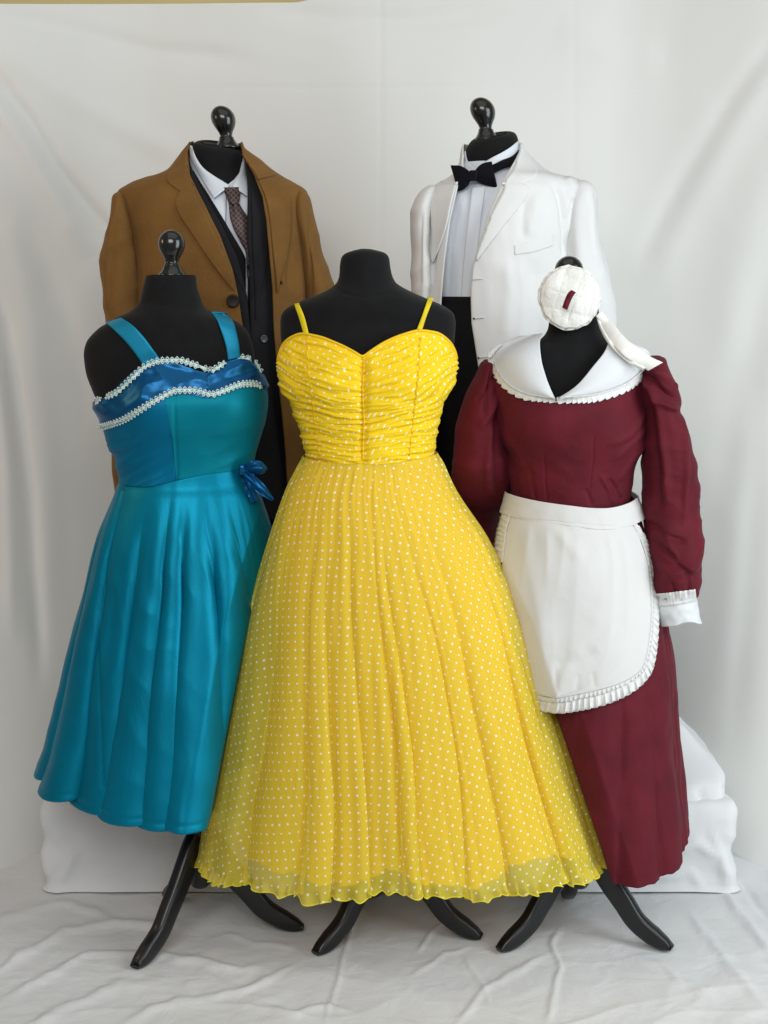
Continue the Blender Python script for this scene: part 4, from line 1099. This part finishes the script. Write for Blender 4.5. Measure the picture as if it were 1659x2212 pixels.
    v = L['t']
    L = apply_folds(L, hb, .0004 + .088*v**1.75, .058*v**1.6, seed=5, sub=.0, power=.9, noisy=.04, rnd=.75)
    L['V'][..., 2] -= .022*smooth(.45, 1, v)*L['sw']
    px, py = to_px(L['V'])
    Vv = L['V']; ctr = Vv.mean(1, keepdims=True); R = Vv - ctr; R[..., 2] = 0; R /= np.linalg.norm(R, axis=-1, keepdims=True)
    # soft buckles in the satin
    d = .007*noise(L['th']*3.0, v*2.2, 2)*smooth(.1, .5, v) + .0035*noise(L['th']*9, v*3, 5)*smooth(.05, .5, v) + .0016*ridge(L['th']*7 + v*2, v*6 - L['th'], 5)*smooth(.05, .3, v)
    d = d - .0012*np.exp(-((v - .978)/.005)**2)
    d = d - .004*crease(px, py, [(265, 1060), (232, 1200), (212, 1320), (213, 1480), (220, 1700)], 3.5, False)*(L['S'] > 0)
    L['V'] = clear_of_yellow(Vv + R*d[..., None], -1)
    o = put('skirt', L, M['teal'], dress, solid=.0015)
    # bow at the hip
    bow = Join()
    def ribbon(ctrl, w, twist, seed, bulge=.006):
        P = poly([W(a, b, yv) for a, b, yv in ctrl], 40); T = np.gradient(P, axis=0); T /= np.linalg.norm(T, axis=1)[:, None]
        s = np.linspace(0, 1, 40); G = []
        for i in range(40):
            ww = np.interp(s[i], [0, .3, .7, 1], w); tw = np.interp(s[i], [0, .5, 1], twist)
            side = np.cross(T[i], [0, -1, 0]); side /= np.linalg.norm(side) + 1e-9; nn = np.cross(side, T[i])
            dd = side*math.cos(tw) + nn*math.sin(tw)
            G.append([P[i] + dd*ww*(t - .5) + nn*bulge*math.sin(math.pi*t)*(.6 + .4*math.sin(i*.5 + seed)) for t in np.linspace(0, 1, 12)])
        return np.array(G)
    yb = YB - .075
    def flat(A, B, bulge, seed, back=0):
        n, m = 44, 16; A = poly(A, n); B = poly(B, n); t = np.linspace(0, 1, m)[None, :, None]; G = A[:, None]*(1-t) + B[:, None]*t
        s_, t_ = np.meshgrid(np.linspace(0, 1, n), np.linspace(0, 1, m), indexing='ij')
        Y = yb + back - bulge*np.sin(np.pi*s_*.95)*(.5 + .5*np.sin(np.pi*t_)) - .004*np.sin(t_*9 + s_*3 + seed)*(1 - .6*s_) - .003*ridge(s_*3, t_*4, seed)
        bow.add(W(G[..., 0], G[..., 1], Y), grid_faces(n, m))
    flat([(521, 1008), (534, 1000), (550, 994), (565, 997), (577, 1011)], [(522, 1019), (538, 1021), (554, 1024), (566, 1024), (577, 1013)], .024, 1)
    flat([(521, 1010), (533, 1004), (547, 1001), (562, 1004), (572, 1013)], [(522, 1017), (536, 1018), (552, 1020), (562, 1021), (572, 1015)], -.004, 4, .012)
    flat([(522, 1011), (546, 1026), (570, 1046), (582, 1062), (592, 1078)], [(520, 1019), (533, 1040), (551, 1060), (568, 1072), (588, 1082)], .010, 2, -.006)
    flat([(521, 1014), (536, 1034), (550, 1056), (560, 1082)], [(518, 1020), (524, 1040), (532, 1064), (542, 1088)], .006, 3, .012)
    V, F = rounded_box(0, 1, 0, 1, 0, 1, .35, 9)[:2]; V = (np.array(V) - .5)*np.array([.013, .014, .022]) + W(523, 1014, yb - .004); bow.add(V, F)
    bow.build('hip_bow', M['royal'], dress, solid=.0014)
teal_dress()

# ================================================================== the maid's outfit (front right)
YR = .02
def frill(nm, inner, outer, bvh, mat, parent, Ydef, n, waves, amp, off=.006, m=7, scallop=1.5):
    A = poly(inner, n); B = poly(outer, n); t = np.linspace(0, 1, m)[None, :, None]
    s = np.linspace(0, 1, n); ph = waves*2*np.pi*s + 2.2*noise(s*waves*.22, 0, 3.1)*2
    dv = B - A; ln = np.linalg.norm(dv, axis=1, keepdims=True); B = B + dv/ln*(scallop*(np.abs(np.sin(ph*.5)) - .5) + 1.6*noise(s*waves*.2, 1, 7)[:, None].ravel())[:, None]
    G = A[:, None]*(1-t) + B[:, None]*t
    # ruffles lean sideways too
    tn = np.gradient(A, axis=0); tn /= np.linalg.norm(tn, axis=1)[:, None]
    G = G + tn[:, None]*(2.0*np.cos(ph)[:, None, None]*t)
    o = off + amp*(np.sin(ph)[:, None]*t[..., 0] + .5*np.sin(ph*2.3 + 1)[:, None]*t[..., 0]**2) + amp*t[..., 0]*.5
    V = onto(G[..., 0], G[..., 1], bvh, o, Ydef)
    return put(nm, dict(V=V, closed=False), mat, parent, solid=.0012)

def maid():
    f1, f2 = floor_pt(1077, 2058), floor_pt(1452, 2055)
    c, feet = tripod_from_front(f1, f2)
    rows = [(648, 1204, 1268, .045), (652, 1190, 1290, .052), (675, 1187, 1293, .054), (705, 1185, 1296, .057), (722, 1178, 1302, .062), (738, 1160, 1322, .07), (752, 1130, 1350, .08), (768, 1095, 1380, .086), (790, 1070, 1398, .09), (850, 1072, 1382, .10), (900, 1080, 1380, .10), (980, 1100, 1365, .095), (1050, 1112, 1350, .09), (1120, 1100, 1366, .11), (1230, 1095, 1370, .11)]
    root, LT = form('black dress form with ball finial half hidden by the cream cap above the burgundy dress', rows, YR, c, feet, 0)
    finial(root, 1229, 584, 31, YR)
    dress = empty('burgundy_dress', (c[0], c[1], .2), 'burgundy long-sleeved dress with wide white lace-edged collar and cuffs', 'dress')
    brow = [(712, 1172, 1310, .068), (726, 1150, 1330, .078), (745, 1110, 1362, .090), (770, 1075, 1392, .100), (800, 1062, 1398, .108), (848, 1060, 1386, .118, .095), (899, 1068, 1390, .128, .095), (950, 1085, 1390, .122, .095), (995, 1098, 1374, .112, .095), (1053, 1107, 1361, .104, .095), (1085, 1108, 1358, .104, .095)]
    def vL(y): return np.interp(y, [712, 738, 807, 861, 868, 1100], [1166, 1167, 1177, 1199, 1201, 1201])
    def vR(y): return np.interp(y, [712, 752, 793, 834, 861, 868, 1100], [1318, 1308, 1280, 1245, 1203, 1202, 1202])
    vn = line_fn([(1056, 812), (1075, 776), (1100, 756), (1125, 752), (1150, 790), (1174, 832), (1199, 863), (1224, 852), (1256, 830), (1296, 790), (1330, 752), (1352, 748), (1372, 758), (1392, 776), (1402, 806)])
    L = loft2(brow, YR, 210, np.linspace(0, 2*np.pi, 520, endpoint=False), vn, lambda px, S: 1084 + 0*px, closed=True, grow=.001); px, py = L['px'], L['py']; fr = L['front']
    bust = .014*np.exp(-(((px - 1165)/60)**2 + ((py - 915)/55)**2)) + .014*np.exp(-(((px - 1310)/60)**2 + ((py - 915)/55)**2))
    d = bust*fr + .002*noise(px*.02, py*.02, 3) + .0018*ridge(px*.012, py*.02 + np.abs(px - 1225)*.008, 6)*smooth(900, 980, py)
    for pts, w, a in [([(1385, 880), (1340, 930), (1290, 950)], 8, .0045), ([(1388, 915), (1340, 950), (1300, 985)], 7, .004), ([(1390, 950), (1350, 985), (1320, 1030)], 7, .004), ([(1300, 1020), (1318, 1045), (1335, 1078)], 5, -.005), ([(1280, 1010), (1300, 1045), (1310, 1080)], 5, .004), ([(1250, 1040), (1265, 1078)], 5, -.003),
                      ([(1075, 920), (1110, 960), (1130, 1010)], 8, .004), ([(1085, 960), (1110, 1010), (1118, 1070)], 6, -.004), ([(1262, 920), (1264, 980), (1258, 1060)], 2.5, -.0016), ([(1140, 1000), (1150, 1075)], 4, -.003), ([(1165, 960), (1172, 1078)], 2.5, -.0016), ([(1068, 850), (1078, 900), (1090, 960)], 5, -.004)]:
        d = d + a*crease(px, py, pts, w)*fr
    put('bodice', displaced(L, d), M['burgundy'], dress, solid=.002)
    bB = bvh_of(L)
    def sleeve(rows, y0, seed, cr, side):
        S = loft(rows, y0, 240, 150); px, py = S['px'], S['py']
        d = .0035*noise(px*.02, py*.012, seed) + .005*ridge(px*.010 + py*.006*side, py*.010, seed + 2)*smooth(860, 960, py) + .0022*ridge(px*.02 - py*.012*side, py*.022, seed + 7)*smooth(880, 1000, py) + .0025*ridge(px*.02, py*.02, seed + 5)*smooth(1150, 1240, py)
        for pts, w, a in cr: d = d + a*crease(px, py, pts, w)*S['front']
        S = displaced(S, d)
        return S
    S = sleeve([(768, 1400, 1425, .03), (774, 1388, 1436, .05), (788, 1378, 1441, .066), (803, 1376, 1447, .074), (837, 1378, 1462, .084), (868, 1382, 1469.5, .086), (884, 1386, 1466.5, .084), (916, 1390, 1477.5, .082), (984, 1391, 1494.5, .078), (1053, 1392, 1504.5, .076), (1121, 1396, 1510, .076), (1156, 1400, 1514, .076), (1211, 1407, 1516, .075), (1254, 1412, 1508, .066), (1274, 1415, 1501, .052), (1284, 1416, 1499, .046)], YR - .02, 4,
               [([(1385, 800), (1410, 835), (1460, 862)], 6, -.012), ([(1383, 815), (1405, 860), (1455, 882)], 6, .010), ([(1380, 790), (1420, 810), (1455, 840)], 7, .009), ([(1390, 830), (1400, 900), (1412, 1000), (1416, 1100)], 7, -.011), ([(1395, 820), (1412, 900), (1426, 1000), (1428, 1080)], 7, .009), ([(1466, 890), (1462, 940), (1466, 1040), (1462, 1130)], 6, .007),
                ([(1400, 1120), (1430, 1150), (1470, 1160)], 8, -.008), ([(1405, 1160), (1440, 1190), (1480, 1240)], 7, -.008), ([(1410, 1210), (1440, 1225), (1500, 1210)], 8, .006), ([(1440, 1240), (1450, 1280)], 4, -.005), ([(1470, 1230), (1474, 1280)], 4, -.005), ([(1420, 1130), (1450, 1200), (1490, 1225)], 6, .006)], 1)
    wl_ = smooth(1.0, .78, S['V'][..., 2]); S['V'] += wl_[..., None]*np.array([-.011, -.055, .012]); put('sleeve', S, M['burgundy'], dress, caps='t')
    S2 = sleeve([(776, 1046, 1062, .03), (784, 1036, 1070, .05), (800, 1029, 1076, .064), (830, 1016, 1078, .078), (858, 1004, 1080, .084), (899, 990, 1084, .086), (950, 983, 1090, .084), (1001, 980, 1096, .08), (1053, 980, 1103, .076), (1087, 984, 1102, .074), (1130, 996, 1092, .072), (1200, 1010, 1086, .066), (1260, 1018, 1076, .056)], YR + .03, 9,
                [([(1075, 800), (1050, 830), (1020, 860)], 6, -.008), ([(1078, 830), (1056, 880), (1030, 920)], 7, .008), ([(1060, 790), (1048, 840), (1040, 900)], 5, -.007), ([(1074, 870), (1064, 940), (1070, 1020), (1080, 1080)], 8, -.010), ([(1056, 900), (1046, 1000), (1056, 1080)], 8, .008), ([(1086, 900), (1092, 980), (1100, 1060)], 5, .006)], -1)
    Y0 = S2['V'][..., 1].copy(); V2 = S2['V']
    # the sleeve hangs behind the yellow skirt
    lowz = smooth(1.06, .86, V2[..., 2]); V2[..., 1] += .17*lowz
    put('sleeve', S2, M['burgundy'], dress, caps='t')
    # cuff of the near sleeve
    Cf = loft([(1276, 1419, 1499, .040), (1296, 1416.5, 1504, .046), (1312, 1418, 1507, .046), (1328, 1424, 1511, .045), (1340, 1426, 1514, .044)], YR - .075, 30, 90)
    px = Cf['px']; Cf['V'][..., 2] += (.006*np.sin((px - 1416)*.075) + .012*smooth(1440, 1417, px) - .012*smooth(1480, 1512, px) * 0)[...]*smooth(.3, 1, Cf['t'])*-1
    put('cuff', displaced(Cf, .002*noise(px*.06, Cf['py']*.06, 3)), M['white_cotton'], dress, solid=.002)
    P = frill('cuff_lace', [(1414, 1311), (1440, 1309), (1470, 1305), (1505, 1299)], [(1409, 1283), (1440, 1281), (1470, 1278), (1503, 1273)], bvh_of(Cf, S), M['lace'], dress, YR - .075, 130, 11, .0012, off=.0035)
    P = frill('cuff_lace', [(1420, 1300), (1422, 1320), (1424, 1340)], [(1411, 1303), (1411, 1325), (1415, 1350)], bvh_of(Cf, S), M['lace'], dress, YR - .11, 60, 5, .003, off=.006)
    # collar
    bC = bvh_of(loft(brow, YR, 90, 110), loft([(772, 1392, 1432, .05), (790, 1380, 1442, .068), (840, 1378, 1462, .084)], YR - .02, 20, 40), loft([(784, 1036, 1070, .05), (800, 1029, 1076, .064), (830, 1016, 1078, .078)], YR + .03, 20, 40))
    def off(s, t): return .010 + .010*np.sin(np.pi*t) + .004*(1-t)
    P1 = patch([(1172, 721), (1166, 738), (1169, 775), (1177, 807), (1188, 838), (1199, 862)], [(1120, 727), (1086, 742), (1066, 768), (1078, 806), (1105, 836), (1140, 852), (1199, 862)], 90, 34, bC, off, YR, relax=8)
    put('collar', P1, M['white_cotton'], dress, solid=.002)
    P2 = patch([(1316, 733), (1310, 752), (1280, 793), (1245, 834), (1220, 852), (1202, 862)], [(1364, 742), (1404, 762), (1408, 780), (1384, 806), (1354, 829), (1312, 846), (1262, 856), (1203, 862)], 90, 34, bC, off, YR, relax=8)
    put('collar', P2, M['white_cotton'], dress, solid=.002)
    bcol = bvh_of(P1, P2, loft(brow, YR, 90, 110))
    frill('collar_lace', [(1086, 743), (1067, 768), (1078, 804), (1105, 834), (1140, 850), (1199, 860)], [(1076, 744), (1054, 769), (1068, 812), (1097, 845), (1136, 864), (1199, 870)], bcol, M['lace'], dress, YR, 260, 15, .0008, off=.0095, scallop=4)
    frill('collar_lace', [(1203, 858), (1262, 854), (1312, 844), (1354, 827), (1386, 803), (1409, 780)], [(1200, 871), (1262, 870), (1316, 860), (1361, 842), (1394, 815), (1419, 788)], bcol, M['lace'], dress, YR, 280, 18, .0008, off=.0095, scallop=4)
    # skirt
    SK = [(1060, 1105, 1362, .104, .098), (1100, 1094, 1374, .116, .105), (1160, 1078, 1394, .135, .12), (1254, 1060, 1418, .155, .14), (1342, 1050, 1436, .168, .15), (1410, 1042, 1447, .178, .155), (1514, 1030, 1457, .19, .16), (1579, 1020, 1459, .196, .165), (1681, 1004, 1469, .204, .17), (1756, 994, 1476, .21, .172), (1880, 984, 1484, .22, .176)]
    hem_px = [1010, 1130, 1225, 1318, 1410, 1470]
    hb = [math.acos(max(-.999, min(.999, (x - 1241)/248.))) for x in hem_px] + [2*math.pi - a for a in np.linspace(.35, math.pi - .3, 8)]
    top = line_fn([(1090, 1066), (1107, 1066), (1230, 1082), (1293, 1084), (1358, 1076), (1370, 1074)], 1070)
    def bot(px, S): return 1768 + 62*np.clip(S + .05, 0, 1)**.55 + 14*smooth(1480, 1430, px)
    L = loft2(SK, YR, 190, np.linspace(0, 2*np.pi, 700, endpoint=False), top, bot, closed=True, grow=.0015)
    v = L['t']
    L = apply_folds(L, hb, .0003 + .012*v**1.5, .010*v**1.3, seed=15, sub=.0, power=.8, noisy=.08, rnd=.8)
    Vv = L['V']; ctr = Vv.mean(1, keepdims=True); R = Vv - ctr; R[..., 2] = 0; R /= np.linalg.norm(R, axis=-1, keepdims=True)
    d = .006*noise(L['th']*4, v*4, 2)*v + .0025*noise(L['th']*11, v*9, 5) - .0012*np.exp(-((v - .978)/.005)**2)
    Vv = Vv + R*d[..., None]; Vv[..., 2] += smooth(.98, 1, v)*.004*noise(L['th']*16, 0, 6)
    L['V'] = clear_of_yellow(Vv, 1, .004)
    put('skirt', L, M['burgundy'], dress, solid=.0015)
    # ---------------- apron
    apron = empty('apron', (c[0], c[1] - .15, .45), 'white half apron with gathered lace frill tied over the burgundy skirt', 'apron')
    SKa = [tuple([r[0], r[1] - 3, r[2] + 3, r[3] + .006, r[4]]) for r in SK]
    wb_t = line_fn([(1100, 1062), (1107, 1063), (1200, 1073), (1293, 1081), (1356, 1073), (1366, 1070)], 1066); wb_b = line_fn([(1090, 1106), (1104, 1107), (1189, 1112), (1303, 1124), (1352, 1120), (1372, 1116)], 1110)
    L = loft2(SKa, YR, 24, np.linspace(-.55, math.pi + .55, 200), wb_t, wb_b, grow=.010)
    L = displaced(L, .0015*noise(L['px']*.03, L['py']*.05, 3) - .002*crease(L['px'], L['py'], [(1110, 1107), (1189, 1108), (1303, 1118), (1360, 1114)], 2, False))
    put('waistband', L, M['apron'], apron, solid=.002)
    # panel laid on the skirt front
    base = loft2(SKa, YR, 120, np.linspace(-.6, math.pi + .6, 160), top, lambda px, S: bot(px, S) - 90, grow=.007)
    base['V'] = clear_of_yellow(base['V'], 1, -.035)
    bSk = bvh_of(base)
    # outline of the panel: from the waistband down to the rounded corners
    Lft = [(1104, 1108), (1094, 1150), (1084, 1230), (1080, 1320), (1086, 1410), (1110, 1470), (1150, 1498), (1200, 1508)]
    Rgt = [(1356, 1118), (1384, 1165), (1402, 1230), (1407, 1320), (1401, 1390), (1388, 1442), (1350, 1471), (1300, 1488), (1240, 1501), (1200, 1508)]
    def aoff(s, t):
        return .004 + .003*noise(s*2.5 + 1, t*5, 2.2) + .0018*ridge(s*1.0 + t*1.2, t*4.5 - s*.8, 4.1)*smooth(0, .3, s) 
    n, m = 110, 90
    A = poly(Lft, n); B = poly(Rgt, n)
    t = np.linspace(0, 1, m)[None, :, None]; G = A[:, None]*(1-t) + B[:, None]*t
    # the top follows the waistband
    s_, t_ = np.meshgrid(np.linspace(0, 1, n), np.linspace(0, 1, m), indexing='ij')
    G[..., 1] += 10*np.sin(np.pi*t_)*(1 - s_)**3*.8
    o = aoff(s_, t_)
    for pts, w, a in [([(1180, 1120), (1240, 1150), (1300, 1145), (1345, 1125)], 7, -.006), ([(1190, 1125), (1230, 1180), (1260, 1210)], 9, .005), ([(1130, 1130), (1150, 1250), (1180, 1400)], 12, .005), ([(1290, 1400), (1240, 1430), (1190, 1440)], 9, -.006), ([(1340, 1350), (1290, 1395), (1230, 1420)], 8, .005), ([(1350, 1135), (1362, 1250), (1358, 1380)], 8, .006), ([(1200, 1440), (1204, 1500)], 4, -.003), ([(1250, 1455), (1246, 1495)], 4, -.003), ([(1280, 1450), (1285, 1488)], 3, -.003), ([(1330, 1180), (1290, 1260), (1280, 1330)], 14, -.004)]:
        o = o + .55*a*crease(G[..., 0], G[..., 1], pts, w*1.6)
    o = o + .0035*np.maximum(ridge(t_*7 + s_*.8, s_*.9, 3.3), -.2)*np.exp(-s_*2.2)*smooth(0, .12, s_) + .0028*ridge(t_*3.2 - s_*.9, s_*1.1, 7.7)*smooth(.1, .5, s_)
    o = np.maximum(o, .0018)*smooth(-.02, .10, s_) + .0006
    V = onto(G[..., 0], G[..., 1], bSk, o, YR)
    Pn = dict(V=V, closed=False); put('apron_panel', Pn, M['apron'], apron, solid=.0016)
    bA = bvh_of(Pn, base)
    fo = [(1376, 1130), (1398, 1165), (1417, 1230), (1424, 1320), (1421, 1388), (1411, 1444), (1384, 1482), (1335, 1512), (1270, 1532), (1205, 1541), (1140, 1528), (1090, 1495)]
    fi = [(1366, 1130), (1384, 1165), (1402, 1230), (1407, 1320), (1401, 1390), (1388, 1442), (1350, 1471), (1300, 1488), (1240, 1501), (1200, 1508), (1150, 1498), (1105, 1468)]
    frill('frill', fi, fo, bA, M['lace'], apron, YR - .1, 620, 44, .0040, off=.003, m=9, scallop=2.5)
    frill('frill', [(1104, 1108), (1094, 1150), (1086, 1215)], [(1088, 1094), (1072, 1150), (1064, 1215)], bA, M['lace'], apron, YR - .04, 110, 9, .005, off=.004)
    mid_o = [(a*.68 + b*.32, c_*.68 + d_*.32) for (a, c_), (b, d_) in zip(fi, fo)]
    frill('gathered_heading', fi, mid_o, bA, M['apron'], apron, YR - .1, 620, 62, .0022, off=.0055, m=5, scallop=.6)
    # ---------------- cap
    cap = empty('maid_cap', W(1230, 644, YR - .09), 'round quilted cream cap with small burgundy bow hung in front of the finial', 'cap')
    yc = YR - .085; n, m = 150, 26
    a = np.linspace(0, 2*np.pi, n, endpoint=False); r = np.linspace(0.02, 1, m)
    rad = 1 + .022*noise(np.cos(a)*2.2, np.sin(a)*2.2, 3) + .018*np.sin(a*15)*.5
    PX = 1231 + 63*(r[:, None]*rad*np.cos(a)); PY = 643 + 65*(r[:, None]*rad*np.sin(a))
    q = np.abs(np.sin((PX*.94 + PY*.30 - 1180)*np.pi/36.)); q2 = np.abs(np.sin((PY*.96 - PX*.24 - 280)*np.pi/36.))
    quilt = .0030*(np.minimum(q, q2)**.4)
    dome = .013*(1 - r[:, None]**2)
    Yd = yc - dome - quilt*(1 - r[:, None]**6) + .006*noise(PX*.02, PY*.02, 5)
    V = W(PX, PY, Yd)
    put('crown', dict(V=V, closed=True), M['cap'], cap, solid=.004, caps='t')
    V = []
    for k, rr in enumerate(np.linspace(.95, 1.13, 8)):
        ph = a*17 + 5*noise(np.cos(a)*3, np.sin(a)*3, 8)
        sc = rr + .018*np.sin(ph*.5)*(k/7)
        V.append(W(1230 + 60*sc*rad*np.cos(a), 643 + 62*sc*rad*np.sin(a), yc + .003 + .003*(k/7) - .0030*np.sin(ph)*(k/7)))
    put('frill', dict(V=np.array(V), closed=True), M['cap'], cap, solid=.0012)
    A = poly([(1224, 669), (1229, 655), (1236, 640), (1243, 631)], 20); B = poly([(1216, 664), (1221, 649), (1228, 634), (1235, 628)], 20)
    t = np.linspace(0, 1, 8)[None, :, None]; G = A[:, None]*(1-t) + B[:, None]*t
    s_, t_ = np.meshgrid(np.linspace(0, 1, 20), np.linspace(0, 1, 8), indexing='ij')
    V = W(G[..., 0], G[..., 1], yc - .038 - .004*np.sin(np.pi*t_) - .003*np.abs(np.sin(2*np.pi*s_)))
    put('small_bow', dict(V=V, closed=False), M['burgundy'], cap, solid=.004)
    # cream ribbon falling on the shoulder
    def rib(A, B, nm, ys):
        n = 70; A = poly(A, n); B = poly(B, n); t = np.linspace(0, 1, 9)[None, :, None]; G = A[:, None]*(1-t) + B[:, None]*t
        s_ = np.linspace(0, 1, n)[:, None]; t_ = t[..., 0]
        Y = np.interp(s_, np.linspace(0, 1, len(ys)), ys) + .004*np.sin(s_*9 + t_*1.5) - .003*np.sin(np.pi*t_)
        put(nm, dict(V=W(G[..., 0], G[..., 1], Y + 0*t_), closed=False), M['cream_satin'], cap, solid=.0014)
    rib([(1286, 683), (1295, 692), (1303, 712), (1312, 730), (1330, 752), (1356, 776), (1382, 789), (1400, 801)], [(1300, 671), (1314, 690), (1327, 702), (1341, 719), (1357, 735), (1383, 754), (1408, 772), (1432, 783)], 'ribbon', [YR - .07, YR - .072, YR - .085, YR - .10, YR - .116, YR - .12, YR - .118, YR - .116])
    rib([(1288, 682), (1294, 704), (1308, 734), (1330, 760), (1356, 782), (1388, 800)], [(1292, 680), (1300, 703), (1315, 730), (1338, 756), (1362, 776), (1394, 794)], 'ribbon', [YR - .065, YR - .078, YR - .095, YR - .108, YR - .118, YR - .118])
maid()

# ------------------------------------------------------------------ light
def area(name, loc, target, size, power, col):
    d = bpy.data.lights.new(name, 'AREA'); d.shape = 'RECTANGLE'; d.size, d.size_y = size; d.energy = power; d.color = col
    o = bpy.data.objects.new(name, d); COL.objects.link(o); o.location = loc
    o.rotation_euler = (Vector(target) - Vector(loc)).to_track_quat('-Z', 'Y').to_euler()
    return o
area('window_light', (1.85, -1.15, 1.45), (.25, .6, .95), (1.2, 2.2), 40, (.89, .97, 1.0))
area('front_fill_light', (-.4, -3.9, 2.9), (0, .3, .9), (2.6, 1.6), 88, (1.0, .985, .96))  # added soft fill from above and behind the camera
area('overhead_light', (0, -.6, 3.3), (0, .2, 0), (2.4, 1.8), 8, (1.0, .98, .95))  # broad weak area lamp pointing down from above
area('lamp_light', (-2.1, -.3, 1.9), (-.3, .3, 1.5), (.3, .5), 4, (1.0, .62, .25))
w = bpy.data.worlds.new('World'); SC.world = w; w.use_nodes = True
bg = w.node_tree.nodes['Background']; bg.inputs[0].default_value = (.90, .90, .90, 1); bg.inputs[1].default_value = .20
SC.view_settings.view_transform = 'Standard'; SC.view_settings.look = 'None'; SC.view_settings.exposure = 0; SC.view_settings.gamma = 1
SC.cycles.transparent_max_bounces = 24; SC.cycles.max_bounces = 10
